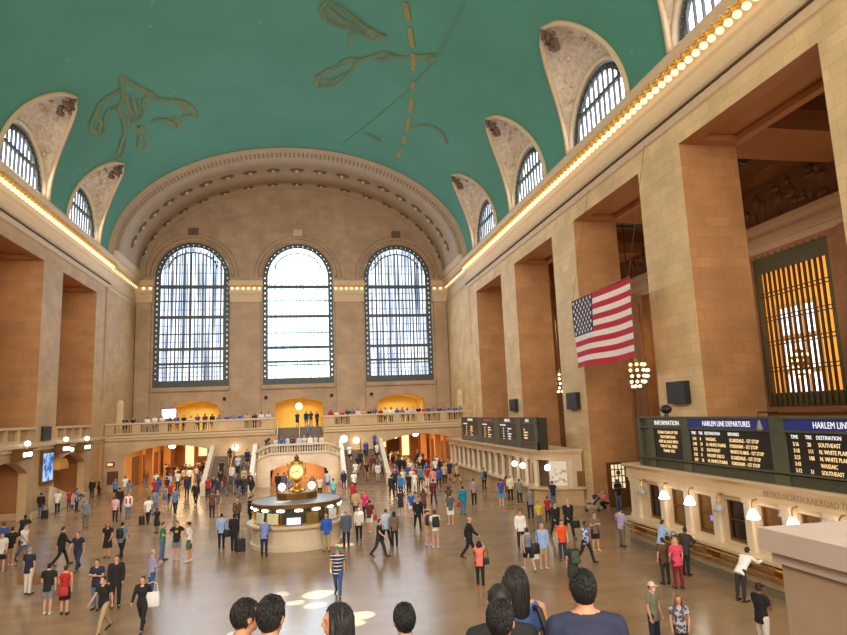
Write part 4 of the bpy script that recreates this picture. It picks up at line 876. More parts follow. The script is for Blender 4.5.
# bronze grilles with the bright hall beyond
GLOW_W = M('glowing_hall_wall', rgb(222, 172, 84), .6, var=.12, scale=.5, emit=.5, emit_col=rgb(236, 184, 84))  # hall's golden light put into the wall as colour and emission
GRILLE = M('grille_bronze', rgb(92, 70, 42), .45, .5, var=.2, scale=3)
GRILLE_G = M('grille_frame_bronze', rgb(104, 98, 66), .5, .4, var=.25, scale=4)
for i, c in enumerate(BAYS[:4]):
    wn += 1
    f = MB(); f.panel([(c - GW, 5.8), (c + GW, 5.8), (c + GW, 15.65), (c - GW, 15.65)], [[(c - GW + .4, 6.7), (c + GW - .4, 6.7), (c + GW - .4, 14.6), (c - GW + .4, 14.6)]], lambda a, b, d: (XW + .1 + d, a, b), .25)
    for k in range(14): f.box(XW + .02, XW + .1, c - GW + .3 + k * .44, c - GW + .5 + k * .44, 5.9, 6.6)
    for k in range(10): f.ball((XW + .08, c - GW + .5 + k * .6, 15.7), .1, .28, .22, 8, 5)
    fr = struct(f.build('window_%d' % wn, GRILLE_G))
    b = MB()
    for k in range(1, 13):
        y = c - GW + .4 + (2 * GW - .8) * k / 13; b.box(XW + .12, XW + .24, y - .07, y + .07, 6.6, 14.7)
    for z in (8.2, 9.9, 11.5, 13.1):
        for dz in (-.12, .12): b.box(XW + .06, XW + .12, c - GW + .3, c + GW - .3, z + dz - .035, z + dz + .035)
    b.build('grille_bars', GRILLE, fr)
    sl = struct(MB().box(XW - .35, XW + .1, c - GW - .3, c + GW + .3, 5.45, 5.8).build(trim_name(), COFFER))
# room beyond the grilles
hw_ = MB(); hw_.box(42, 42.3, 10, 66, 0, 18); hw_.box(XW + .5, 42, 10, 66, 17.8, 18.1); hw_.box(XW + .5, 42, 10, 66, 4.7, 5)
hall = struct(hw_.build('wall_waiting_hall', GLOW_W))
wn += 1
wy = 46.4
w = MB(); w.panel([(wy - 2.3, 5.6), (wy + 2.3, 5.6), (wy + 2.3, 14.6), (wy - 2.3, 14.6)], [[(wy - 1.9 + 1.3 * k, 6.0 + 2.9 * j), (wy - .8 + 1.3 * k, 6. + 2.9 * j), (wy - .8 + 1.3 * k, 8.4 + 2.9 * j), (wy - 1.9 + 1.3 * k, 8.4 + 2.9 * j)] for k in range(3) for j in range(3)], lambda a, b, d: (41.7 + d, a, b), .2)
fr = struct(w.build('window_%d' % wn, CREAM))
MB().add([(41.95, wy - 2.2, 5.7), (41.95, wy + 2.2, 5.7), (41.95, wy + 2.2, 14.5), (41.95, wy - 2.2, 14.5)], [(0, 1, 2, 3)]).build('pane', glow('hall_window_pane', (.78, .86, 1.), 4.), fr)
# ================================================================== BULBS ON THE CORNICE
SOCK = MB().lathe([(.0, 0), (.17, .0), (.2, .06), (.12, .14), (.08, .2)], (0, 0, 0), 8); SOCK.v = [(x, y, -z) for x, y, z in SOCK.v]
BB = MB().ball((0, 0, -.27), .15, .15, .15, 8, 6)
bulb0 = None
def bulb(x, y, z, label, group):
    global bulb0
    if bulb0 is None:
        LV = MB()
        for k in range(6):
            a = PI / 3 * k; LV.ball((.24 * math.cos(a), .24 * math.sin(a), -.06), .1, .1, .07, 6, 4)
        SOCK.add(LV.v, LV.f)
        r = SOCK.build('cornice_bulb', GOLD); BB.build('bulb', CBULB, r, smooth=True)
        r.scale = (1.22, 1.22, 1.1); r.location = (x, y, z); bulb0 = r; tag(r, label, 'light bulb', group); return r
    return dup(bulb0, (x, y, z), 0, label, group)
for sx, y0 in ((1, 17.), (-1, 41.)):
    X = (XR if sx > 0 else XL) - sx * .40
    lb = 'bare bulb in a gilt rosette, long cornice row %s' % ('above the flag' if sx > 0 else 'on the wall facing the flag')
    y = y0
    while y < YB - .2:
        bulb(X, y, 22.02, lb, 'cornice bulbs ' + ('above the flag' if sx > 0 else 'facing the flag')); y += .55
    y = YB + .5
    while y < YF - .6:
        bulb(X + sx * .28, y, 22.02, 'bare bulb on the short cornice return under the arch %s' % ('on the flag side' if sx > 0 else 'away from the flag'), 'return bulbs ' + ('flag side' if sx > 0 else 'away side')); y += .75
for x0, x1, nm in ((XC - WS + WHW, XC - WHW, 'between the first and middle window'), (XC + WHW, XC + WS - WHW, 'between the middle and last window'), (XL + .5, XC - WS - WHW, 'in the corner away from the flag'), (XC + WS + WHW, XR - .4, 'at the corner on the flag side')):
    n = max(2, int((x1 - x0) / .62))
    for i in range(n): bulb(x0 + (x1 - x0) * (i + .5) / n, YF - .5, 21.95, 'bare bulb on the pilaster capital ' + nm, 'capital bulbs ' + nm)

# ================================================================== FLAG
FX, FY0, FY1, FZ0, FZ1 = 16., 28.1, 35.08, 8.58, 12.6
RED = M('flag_red', rgb(200, 34, 52), .8, var=.06); WHT = M('flag_white', rgb(242, 234, 232), .8, var=.04); BLU = M('flag_blue', rgb(40, 48, 92), .8, var=.08)
t = thing('flag', 'large red, white and blue striped flag with white stars hanging before the side wall', 'flag', (FX, (FY0 + FY1) / 2, FZ0))
def fp_(u, v): # u from the canton end (0) to the fly (1), v from top (0) to bottom (1)
    return (FX + .09 * math.sin(u * 9 + v * 2) * (.3 + v), FY1 - (FY1 - FY0) * u + .04 * math.sin(v * 5), FZ1 - (FZ1 - FZ0) * v + .02 * math.sin(u * 7))
mb = MB(); NU = 40
for i in range(13):
    for r in range(2):
        for j in range(NU):
            v0, v1 = (i + r / 2) / 13, (i + (r + 1) / 2) / 13
            if j / NU < .4 - 1e-6 and i < 7: continue
            mb.cur = i % 2; mb.quad(fp_(j / NU, v0), fp_((j + 1) / NU, v0), fp_((j + 1) / NU, v1), fp_(j / NU, v1))
rel(mb, 'striped_field', [RED, WHT], t, smooth=True)
mb = MB()
for j in range(16):
    for r in range(14): mb.quad(fp_(j / NU, r / 26), fp_((j + 1) / NU, r / 26), fp_((j + 1) / NU, (r + 1) / 26), fp_(j / NU, (r + 1) / 26))
cn = rel(mb, 'canton', BLU, t, smooth=True)
mb = MB()
for r in range(9):
    for c in range(6 if r % 2 == 0 else 5):
        u0 = .4 * ((c + .5 + (.5 if r % 2 else 0)) / 6); v0 = 7 / 13 * (r + .75) / 9.5
        P = []
        for k in range(10):
            a = PI / 2 + PI * k / 5; rr = .155 if k % 2 == 0 else .065
            p = fp_(u0 + rr * math.cos(a) / (FY1 - FY0), v0 - rr * math.sin(a) / (FZ1 - FZ0)); P.append((p[0] - .02, p[1], p[2]))
        mb.add(P, [tuple(range(10))])
rel(mb, 'white_stars', WHT, t).parent = cn
bpy.data.objects[cn.name].location = (0, 0, 0)
mb = MB().tube(fp_(0, 0), fp_(1, 0), .04, .04, 6); rel(mb, 'top_rod', BROWN, t)
mb = MB()
for u in (.02, .98): q = fp_(u, 0); mb.tube(q, (XR - .1, q[1], ZO + 1.2), .012, .012, 4)
rel(mb, 'hanging_wire', BROWN, t)

# ================================================================== CHANDELIERS
def chandelier(x, y, z, label):
    t = thing('chandelier', label, 'chandelier', (x, y, z))
    f = MB(); f.lathe([(.1, .1 - 1.2), (.5, -1.0), (.86, -.5), (.95, 0), (.8, .5), (.4, .95), (.12, 1.2), (.0, 1.25)], (0, 0, 0), 20)
    f.v = [(a * .82, b * .82, c * .92) for a, b, c in f.v]
    f.build('gilt_shell', BROWN, t, smooth=True)
    MB().tube((0, 0, 1.1), (0, 0, 21.3 - z if x < 30 else 8.5), .05, .05, 6).build('chain', BROWN, t)
    b0 = None
    for r_, zz, n in ((.3, -1.05, 5), (.68, -.72, 10), (.9, -.3, 12), (.95, .15, 12), (.72, .6, 10)):
        for k in range(n):
            a = 2 * PI * k / n + zz
            if b0 is None: b0 = MB().ball((0, 0, 0), .13, .13, .13, 8, 6).build('bulb', BULB, t, smooth=True); c = b0
            else: c = b0.copy(); COL.objects.link(c); c.parent = t
            c.location = (r_ * math.cos(a), r_ * math.sin(a), zz)
    return t
chandelier(25.3, 44.8, 8.75, 'globe of warm bulbs glowing in the opening below the flag')
chandelier(24.8, 58.6, 8.9, 'second globe of bulbs showing at the pier beyond the flag')
chandelier(37.5, 41.9, 9.0, 'globe of bulbs glowing behind the bronze grille')

# ================================================================== SPEAKERS, SCREEN, TRACK SIGNS on the side walls
def speaker(x, y, z, sx, w, h, label):
    t = thing('wall_speaker', label, 'speaker', (x, y, z - h / 2))
    rel(MB().box(min(x, x - sx * .3), max(x, x - sx * .1), y - w / 2, y + w / 2, z - h / 2, z + h / 2), 'cabinet', BLACK, t)
    g = MB(); X = x - sx * .11
    g.box(min(X, X - sx * .02), max(X, X - sx * .02), y - w / 2 + .1, y + w / 2 - .1, z - h / 2 + .1, z + h / 2 - .1); rel(g, 'grille_cloth', SPEAKER, t)
speaker(XR, 27.35, 6.8, 1, 1.5, 1.05, 'dark square speaker on the broad pier above the departure board')
speaker(XR, 39.4, 6.7, 1, 1.6, 1.1, 'dark square speaker on the pier just beyond the flag')
speaker(XR, 51.6, 6.65, 1, 1.5, 1.0, 'dark square speaker on the pier above the far departure board')
speaker(XL, 51.65, 5.85, -1, 1.7, 1.05, 'dark square speaker above the blue video screen')
t = thing('video_screen', 'tall glowing blue video screen in a bronze frame on the side wall pier', 'screen', (XL, 51.85, 2.3))
rel(MB().box(XL + .02, XL + .2, 50.8, 52.92, 2.2, 4.6), 'frame', BROWN, t)
def screen_mat():
    m, nt, o = new_mat('blue_screen'); tc = nt.nodes.new('ShaderNodeTexCoord'); nz = nt.nodes.new('ShaderNodeTexNoise'); nz.inputs['Scale'].default_value = 1.6
    nt.links.new(tc.outputs['Object'], nz.inputs['Vector'])
    cr = nt.nodes.new('ShaderNodeValToRGB'); cr.color_ramp.elements[0].position = .4; cr.color_ramp.elements[0].color = (.03, .10, .5, 1); cr.color_ramp.elements[1].position = .62; cr.color_ramp.elements[1].color = (.5, .75, 1, 1)
    nt.links.new(nz.outputs['Fac'], cr.inputs[0]); e = nt.nodes.new('ShaderNodeEmission'); e.inputs[1].default_value = 1.1
    nt.links.new(cr.outputs[0], e.inputs[0]); nt.links.new(e.outputs[0], o.inputs[0]); m.cycles.emission_sampling = 'NONE'; return m
rel(MB().box(XL + .2, XL + .22, 50.95, 52.8, 2.4, 4.4), 'display', screen_mat(), t)
def track_sign(y, z, label):
    t = thing('track_sign', label, 'sign', (XL, y, z))
    rel(MB().box(XL + .02, XL + .7, y - .85, y + .85, z - .34, z + .34), 'housing', BROWN, t)
    rel(MB().box(XL + .7, XL + .74, y - .6, y + .6, z - .12, z + .14), 'lit_panel', LAMPW, t)
    rel(MB().box(XL + .2, XL + .9, y - .95, y + .95, z + .34, z + .42), 'hood', BROWN, t)
    rel(MB().ball((XL + .6, y + .15, z + .72), .2, .2, .18, 10, 8), 'globe', BULBW, t, smooth=True)
    rel(MB().tube((XL + .6, y + .15, z + .4), (XL + .6, y + .15, z + .55), .1, .1, 8), 'lamp_socket', BRASS, t)
track_sign(46.9, 4.55, 'lit track sign with a globe between the dark door arch and the screen')
track_sign(53.9, 4.6, 'lit track sign with a globe just past the blue screen')
track_sign(58.8, 4.5, 'lit track sign with a globe nearest the corner pier')
t = thing('awning', 'small ochre shade on the pier beside the blue screen', 'awning', (XL, 53.6, 3.2))
mb = MB(); mb.extrude([(52.95, 3.1), (54.9, 3.1), (54.7, 3.6), (54.3, 3.85), (53.5, 3.85), (53.1, 3.6)], lambda a, b, d: (XL + d, a, b), .02, .6); rel(mb, 'shade', M('ochre_shade', rgb(206, 140, 60), .6), t, fix=True)
rel(MB().box(XL + .02, XL + .6, 52.95, 54.9, 3.0, 3.1), 'valance', BROWN, t)
t = thing('ceiling_lamp', 'small bright lamp between the two track signs', 'lamp', (XL + .3, 56.2, 4.6))
rel(MB().ball((XL + .35, 56.2, 4.45), .16, .16, .16, 8, 6), 'globe', BULBW, t); rel(MB().box(XL, XL + .35, 56.15, 56.25, 4.55, 4.62), 'arm', BRASS, t)
t = thing('exit_light', 'red glowing light on the balcony wall beside the corner', 'light', (-18.2, 65.6, 2.4))
rel(MB().box(-18.55, -17.85, 65.5, 65.68, 2.35, 2.75), 'housing', BROWN, t); rel(MB().box(-18.42, -17.98, 65.46, 65.5, 2.45, 2.65), 'lit_panel', REDGLOW, t)
t = thing('notice_case', 'brown notice case below the red light', 'notice board', (-18.0, 65.6, .7))
rel(MB().box(-18.45, -17.5, 65.55, 65.68, .7, 1.9), 'case', M('red_brown_case', rgb(110, 56, 34), .5), t); rel(MB().box(-18.35, -17.6, 65.53, 65.55, .8, 1.8), 'notice', M('notice_brown', rgb(92, 48, 30), .5), t)
t = thing('television', 'pink glowing television above the balcony crowd', 'television', (-14.0, 70.5, 6.6))
rel(MB().box(-14.7, -13.3, 70.5, 70.6, 6.7, 7.7), 'display', PINKGLOW, t); rel(MB().box(-14.8, -13.2, 70.6, 70.75, 6.6, 7.8), 'case', BLACK, t); rel(MB().tube((-14, 70.7, 5.25), (-14, 70.7, 6.6), .06, .06, 6), 'pole', BLACK, t)

# ================================================================== NEAR TICKET BOOTH (long counter along the right wall)
def lamp(x, y, z, lit, label, group=None):
    t = thing('counter_lamp', label, 'lamp', (x, y, z), group)
    MB().lathe([(.06, .1), (.1, .06), (.16, -.06), (.215, -.19), (.2, -.22), (.0, -.23)], (0, 0, 0), 14).build('glass_shade', LAMPW if lit else M('unlit_shade_%d' % int(y * 10), rgb(150, 146, 140), .3), t, smooth=True)
    MB().path([(0, 0, .1), (0, 0, .3), (.08, 0, .4), (.2, 0, .4)], .03, 6).build('bracket', BRASS, t)
def booth_near():
    X0, Y0, Y1 = 14.85, 11.5, 28.0
    t = thing('ticket_booth', 'long cream ticket booth with lit windows under the near departure board', 'ticket booth', (X0, (Y0 + Y1) / 2, 0))
    mb = MB(); mb.box(X0 + .1, XR - .3, Y0, Y1, 0, 1.1); rel(mb, 'base', STONE_LOW, t, uv=True)
    rel(MB().box(X0 + .0, X0 + .2, Y0, Y1 + .08, 0, .22), 'plinth', M('plinth_grey', rgb(128, 120, 98), .5), t)
    rel(MB().box(X0 - .35, X0 + .5, Y0, Y1 + .1, 1.1, 1.2), 'counter_top', BOTTICINO, t)
    r = MB(); r.tube((X0 - .38, Y0, 1.0), (X0 - .38, Y1 + .1, 1.0), .045, .045, 8); r.tube((X0 - .3, Y0, .74), (X0 - .3, Y1 + .1, .74), .035, .035, 8)
    for y in [Y0 + 1.7 * i for i in range(10)]: r.box(X0 - .42, X0 + .1, y - .03, y + .03, .68, 1.1)
    rel(r, 'brass_rail', BRASS, t)
    W = [26.15 - 1.78 * i for i in range(8)]
    wall = MB(); wall.panel([(Y0, 1.2), (Y1, 1.2), (Y1, 2.95), (Y0, 2.95)], [[(y - .56, 1.32), (y + .56, 1.32), (y + .56, 2.78), (y - .56, 2.78)] for y in W if y > Y0 + .7], lambda a, b, d: (X0 + .25 + d, a, b), .3)
    wall.box(X0 + .55, XR - .3, Y1 - .3, Y1, 1.1, 2.95)
    rel(wall, 'window_wall', BOTTICINO, t)
    for i, y in enumerate([W[0] + 1.2] + [y - .89 for y in W if y > Y0 + 1] + [Y1 - .25]):
        p = MB(); p.box(X0 + .12, X0 + .28, y - .17, y + .17, 1.2, 2.95); p.box(X0 + .08, X0 + .28, y - .21, y + .21, 1.2, 1.34); p.box(X0 + .08, X0 + .28, y - .21, y + .21, 2.8, 2.95)
        rel(p, 'pilaster', CREAM, t)
    e = MB(); prof = [(0, 2.95), (.06, 2.95), (.06, 3.1), (.04, 3.12), (.04, 3.36), (.12, 3.42), (.26, 3.52), (.26, 3.6), (0, 3.6)]
    e.loft([[(X0 + .14 - d, y, z) for d, z in prof] + [(XR - .3, y, 3.6), (XR - .3, y, 2.95)] for y in (Y0, Y1 + .15)]); rel(e, 'entablature', MOULD, t, fix=True)
    L = text('METRO-NORTH RAILROAD TICKETS', .27, M('cut_letters', rgb(150, 128, 100), .6), (X0 + .09, 19.0, 3.14), (0, -1, 0), (0, 0, 1), 'cut_lettering', t, squeeze=.92)
    for i, y in enumerate(W):
        if y < Y0 + .7: continue
        lit = i not in (0, 3)
        f = MB(); f.panel([(y - .56, 1.32), (y + .56, 1.32), (y + .56, 2.78), (y - .56, 2.78)], [[(y - .47, 1.42), (y + .47, 1.42), (y + .47, 2.7), (y - .47, 2.7)]], lambda a, b, d: (X0 + .42 + d, a, b), .06)
        f.box(X0 + .43, X0 + .46, y - .47, y + .47, 2.05, 2.09)
        fr = rel(f, 'ticket_window', BROWN, t)
        g = rel(MB().box(X0 + .5, X0 + .52, y - .5, y + .5, 1.36, 2.74), 'pane', M('window_dark_%d' % i, rgb(*((74, 52, 30) if lit else (44, 34, 26))), .15, var=.5, scale=3, emit=.16 if lit else .0, emit_col=rgb(190, 120, 50)), t)
        g.parent = fr; g.location = (0, 0, 0)
        if i == 2:
            sc = rel(MB().box(X0 + .47, X0 + .49, y - .38, y - .05, 1.8, 2.0), 'small_display', glow('violet_display', (.35, .3, 1.), 1.), t); sc.parent = fr
        lamp(X0 - .12, y + .3, 2.6, lit, ('dark unlit counter lamp at the %s ticket window from the far end' if not lit else 'lit glass counter lamp at the %s ticket window from the far end') % WORDS[i + 1], 'ticket counter lamps')
    # recessed side end panel
    rel(MB().box(X0 + .6, XR - .6, Y1, Y1 + .03, .5, 2.6), 'end_panel', CREAM, t)
booth_near()
# departure board on the near booth
BLUE = M('header_blue', rgb(30, 46, 120), .4, var=.05, emit=.12, emit_col=rgb(30, 50, 150))
def yz(x, y, z): return (x, y, z)
def rows_(L, s):          # every line of the board is one part
    by = {}
    for o in L: by.setdefault(round(max(v.co.z for v in o.data.vertices) / .19), []).append(o)
    for k in by: join_meshes(by[k], 'lettering_row').parent = s
def board_near():
    X, Y0, Y1, ZB, ZT = 14.95, 12.3, 26.64, 3.6, 5.75
    t = thing('departure_board', 'long dark departure board with amber train times above the near ticket booth', 'departure board', (X, (Y0 + Y1) / 2, ZB))
    rel(MB().box(X + .06, X + .9, Y0, Y1, ZB, ZT - .03), 'case', GREENMETAL, t)
    rel(MB().box(X - .02, X + .1, Y0, Y1, ZB, ZB + .34), 'lower_band', M('band_green', rgb(62, 66, 52), .35, .3), t)
    f = MB()
    for z, h in ((ZT - .03, .04), (5.3, .035), (3.98, .05), (ZB + .34, .03)): f.box(X - .08, X + .12, Y0, Y1, z - h, z + h)
    for y0, y1 in ((26.64, 26.4), (25.75, 25.35), (23.25, 22.75), (18.3, 17.65), (12.7, 12.3)): f.box(X - .06, X + .1, min(y0, y1), max(y0, y1), ZB, ZT)
    rel(f, 'metal_frame', GREENMETAL, t)
    cols = {'h': WHITE_T, 'a': AMBER}
    panels = [('INFORMATION', 25.35, 23.25, [], None),
              ('HARLEM LINE DEPARTURES', 22.75, 18.3, [('2:43', '8', 'WASSAIC', 'SCARSDALE - 1ST STOP'), ('2:48', '29', 'N. WHITE PLAINS', 'FORDHAM - 1ST STOP'), ('2:55', '13', 'SOUTHEAST', 'WHITE PLAINS - 1ST STOP'), ('3:05', '8', 'MOUNT KISCO', 'SCARSDALE - 1ST STOP'), ('3:07', '26', 'N. WHITE PLAINS', 'FORDHAM - 1ST STOP')], 20.9),
              ('HARLEM LINE DEPARTURES', 17.65, 12.7, [('3:16', '28', 'SOUTHEAST', 'WHITE PLAINS'), ('3:18', '111', 'N. WHITE PLAINS', 'MELROSE'), ('3:23', '108', 'N. WHITE PLAINS', 'BRONXVILLE'), ('3:43', '', 'WASSAIC', 'WHITE PLAINS'), ('3:12', '31', 'SOUTHEAST', 'FORDHAM')], None)]
    for i, (head, ya, yb, rows, _) in enumerate(panels):
        s = rel(MB().box(X - .01, X + .06, yb, ya, 4.02, 5.27), 'text_screen', SCREEN, t)
        h = rel(MB().box(X - .03, X + .06, yb, ya, 5.33, 5.69), 'header_band', BLUE if i else GREENMETAL, t)
        o = text(head, .27, WHITE_T, (X - .04, (ya + yb) / 2 - (0 if i else .0), 5.41), (0, -1, 0), (0, 0, 1), 'header_lettering', t, 'CENTER', squeeze=.8 if i else 1.0)
        o.parent = h; o.matrix_parent_inverse = Matrix.Identity(4)
        L = []
        if i == 0:
            for k, line in enumerate(('STAND CLEAR OF THE', 'PLATFORM EDGE', 'KEEP ALL BAGS WITH', 'YOU AT ALL TIMES', 'THANK YOU')):
                L.append(text(line, .17, AMBER, (X - .02, (ya + yb) / 2, 5.05 - k * .19), (0, -1, 0), (0, 0, 1), 'txt', t, 'CENTER', squeeze=.85))
        else:
            c = (.12, .58, .95, 2.3) if i == 1 else (.2, .78, 1.2, 3.0)
            for q, w in zip(c, ('TIME', 'TRK', 'DESTINATION', 'REMARKS')): L.append(text(w, .165, WHITE_T, (X - .02, ya - q, 5.08), (0, -1, 0), (0, 0, 1), 'txt', t, squeeze=.85))
            for k, r in enumerate(rows):
                for q, w in zip(c, r):
                    if w: L.append(text(w, .175, AMBER, (X - .02, ya - q - .05, 4.86 - k * .2), (0, -1, 0), (0, 0, 1), 'txt', t, squeeze=.82))
        rows_(L, s)
board_near()
# dark clutter on top of the board
t = thing('camera_housing', 'dark camera with a bracket standing on top of the near departure board', 'camera', (15.4, 25.0, 5.72))
MB().ball((0, 0, .34), .22, .3, .2, 8, 6).build('housing', BLACK, t, smooth=True); MB().tube((0, 0, 0), (0, 0, .3), .1, .06, 8).build('bracket', BLACK, t)
t = thing('pendant_camera', 'small pale dome hanging off the near departure board frame', 'camera', (14.75, 18.55, 5.6))
MB().lathe([(.03, .05), (.06, -.08), (.11, -.22), (.1, -.28), (0, -.32)], (0, 0, 0), 10).build('dome', M('pale_dome', rgb(120, 114, 112), .4), t, smooth=True)
MB().path([(0, 0, .05), (0, 0, .3), (.5, -.3, .3)], .03, 6).build('bracket', BLACK, t)

# ================================================================== FAR TICKET BOOTH
def booth_far():
    X0, Y0, Y1 = 14.85, 40.4, 65.2
    t = thing('ticket_booth', 'far ticket booth with fluted columns under the second departure board', 'ticket booth', (X0, 52., 0))
    foot = [(X0, Y0), (X0 + .7, Y0 - 1.), (XR - .12, Y0 - 1.55), (XR - .12, Y1), (X0, Y1)]
    def slab(z0, z1, g):
        P = [(X0 - g, Y0 - g * .4), (X0 + .7 - g * .5, Y0 - 1. - g), (XR - .12, Y0 - 1.55 - g), (XR - .12, Y1), (X0 - g, Y1)]
        return MB().extrude(P, lambda a, b, d: (a, b, d), z0, z1)
    m = slab(0, 1.1, 0.); rel(m, 'base', STONE_LOW, t, uv=True, fix=True)
    rel(slab(1.1, 1.2, .3), 'counter_top', BOTTICINO, t, fix=True)
    m = slab(2.95, 3.1, .03); b = slab(3.1, 3.35, 0.); m.add(b.v, b.f); b = slab(3.35, 3.48, .14); m.add(b.v, b.f); b = slab(3.48, 3.6, .26); m.add(b.v, b.f)
    rel(m, 'entablature', MOULD, t, fix=True)
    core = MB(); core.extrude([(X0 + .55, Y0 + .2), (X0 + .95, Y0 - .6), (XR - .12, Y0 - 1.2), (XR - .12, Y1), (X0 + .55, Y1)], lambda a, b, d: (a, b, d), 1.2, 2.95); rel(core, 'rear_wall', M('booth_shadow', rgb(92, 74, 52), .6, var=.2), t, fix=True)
    c0 = None; n = 15
    for i in range(n):
        y = Y0 + .15 + (Y1 - Y0 - .4) * i / (n - 1)
        if c0 is None:
            q = MB(); q.lathe([(.2, 0), (.2, .1), (.15, .16), (.15, 1.5), (.2, 1.6), (.2, 1.75)], (0, 0, 0), 12); c0 = q.build('fluted_column', CREAM, t); c = c0
        else: c = c0.copy(); COL.objects.link(c); c.parent = t
        c.location = Vector((X0 + .22, y, 1.2)) - t.location
    # dark arched window frames between the columns
    for i in range(n - 1):
        y = Y0 + .15 + (Y1 - Y0 - .4) * (i + .5) / (n - 1)
        f = MB(); f.panel([(y - .72, 1.2), (y + .72, 1.2), (y + .72, 2.95), (y - .72, 2.95)], [arch_hole(y, .5, 1.3, 2.3, .45, 8)], lambda a, b, d: (X0 + .4 + d, a, b), .12)
        rel(f, 'ticket_window', BOTTICINO if i > 0 else MOULD, t)
    # end window showing a bright display, with pilasters, and the small bronze door
    ax = Vector((XR - .12 - X0 - .7, -.55)).normalized(); nx = Vector((-ax.y * -1, -ax.x)) if False else Vector((ax.y, -ax.x))
    O = Vector((X0 + .7, Y0 - 1.0))
    def q2(s, d): return (O + ax * s + nx * d)
    f = MB(); fn = lambda a, b, d: (*q2(a, -d), b)
    L = (Vector((XR - .12, Y0 - 1.55)) - O).length
    f.panel([(0, 1.2), (L, 1.2), (L, 2.95), (0, 2.95)], [[(.05, 1.3), (1.15, 1.3), (1.15, 2.85), (.05, 2.85)]], fn, .3); rel(f, 'end_wall', BOTTICINO, t)
    mb = MB(); mb.add([fn(a, b, .28) for a, b in ((0, 1.3), (1.2, 1.3), (1.2, 2.85), (0, 2.85))], [(0, 1, 2, 3)]); rel(mb, 'lit_showcase', glow('showcase_glow', (1., .82, .58), .8), t)
    mb = MB(); rr = random.Random(4)
    for k in range(14): a = rr.uniform(.1, 1.05); b = rr.uniform(1.35, 2.3); mb.add([fn(x, y, .2) for x, y in ((a, b), (a + .16, b), (a + .16, b + .18), (a, b + .18))], [(0, 1, 2, 3)])
    rel(mb, 'posted_leaflets', M('leaflets', rgb(210, 190, 180), .6, var=.5, scale=9), t)
    mb = MB(); mb.add([fn(a, b, -.03) for a, b in ((1.75, 1.25), (2.45, 1.25), (2.45, 2.2), (1.75, 2.2))], [(0, 1, 2, 3)]); rel(mb, 'bronze_hatch', BROWN, t)
    p = MB()
    for s in (1.35, ): p.add([fn(a, b, d) for d in (-.08, .1) for a, b in ((s - .12, 1.2), (s + .12, 1.2), (s + .12, 2.95), (s - .12, 2.95))], [(0, 1, 2, 3), (4, 5, 6, 7), (0, 1, 5, 4), (1, 2, 6, 5), (3, 0, 4, 7)])
    rel(p, 'pilaster', CREAM, t, fix=True)
booth_far()
for i, (x, y) in enumerate(((14.55, 43.3), (14.55, 41.6), (15.35, 39.15))):
    t = thing('counter_lamp', ('white globe counter lamp second from the end of the far ticket booth', 'white globe counter lamp first from the end of the far ticket booth', 'warm globe lamp at the glowing end window of the far booth')[i], 'lamp', (x, y, 2.5))
    MB().ball((0, 0, 0), .19, .19, .19, 10, 8).build('globe', LAMPW, t, smooth=True); MB().path([(0, 0, .2), (0, 0, .4), (.14, .03, .42)], .03, 6).build('bracket', BRASS, t)
def board_far():
    X, Y0, Y1, ZB, ZT = 14.95, 37.6, 59.6, 3.62, 5.72
    t = thing('departure_board', 'far dark departure board of four panels above the second ticket booth', 'departure board', (X, 49, ZB))
    rel(MB().box(X + .06, X + .7, 39.5, Y1, ZB, ZT - .04), 'case', BRONZE, t)
    rel(MB().box(X - .02, X + .1, 39.5, Y1, ZB, ZB + .42), 'lower_band', M('band_green_far', rgb(66, 72, 58), .35, .3), t)
    f = MB()
    for z, h in ((ZT - .03, .04), (5.32, .04), (4.08, .04)): f.box(X - .06, X + .12, 39.5, Y1, z - h, z + h)
    for y0, y1 in ((59.6, 59.1), (53.7, 52.6), (48.9, 47.6), (43.6, 42.6), (39.95, 39.5)): f.box(X - .05, X + .1, y1, y0, ZB, ZT)
    rel(f, 'metal_frame', GREENMETAL, t)
    for i, (ya, yb, hc, hw) in enumerate(((59.1, 53.7, WHITE_T, 'DEPARTURES'), (52.6, 48.9, M('maroon_header', rgb(120, 40, 50), .5), 'NEW HAVEN LINE'), (47.6, 43.6, WHITE_T, 'ARRIVALS'), (42.6, 39.9, WHITE_T, 'INFO'))):
        s = rel(MB().box(X - .01, X + .06, yb, ya, 4.1, 5.28), 'text_screen', SCREEN, t)
        h = rel(MB().box(X - .02, X + .06, yb, ya, 5.34, 5.66), 'header_band', M('header_maroon_%d' % i, rgb(*((60, 66, 52), (104, 44, 44), (104, 44, 44), (60, 66, 52))[i]), .5), t)
        o = text(hw, .3, WHITE_T if i != 1 else M('dim_letters', rgb(170, 120, 110), .5, emit=.3), (X - .03, (ya + yb) / 2, 5.4), (0, -1, 0), (0, 0, 1), 'header_lettering', t, 'CENTER'); o.parent = h
        L = []; rr = random.Random(i)
        ww = ya - yb
        if i < 3: L.append(text('TIME  DESTINATION', .15, WHITE_T, (X - .02, ya - .2, 5.09), (0, -1, 0), (0, 0, 1), 'txt', t))
        for k in range(5):
            if i == 3 and k == 4: continue
            c = WHITE_T if i == 2 else AMBER
            if i < 3: L.append(text(('3:04', '3:11', '3:19', '3:26', '3:34')[k], .145, c, (X - .02, ya - ww * .22, 4.84 - k * .19), (0, -1, 0), (0, 0, 1), 'txt', t))
            L.append(text(('STAMFORD', 'HARRISON', 'NEW HAVEN', 'RYE', 'GREENWICH')[(k + i) % 5], .145, c, (X - .02, ya - ww * (.5 if i < 3 else .2), 4.84 - k * .19), (0, -1, 0), (0, 0, 1), 'txt', t))
        rows_(L, s)
board_far()
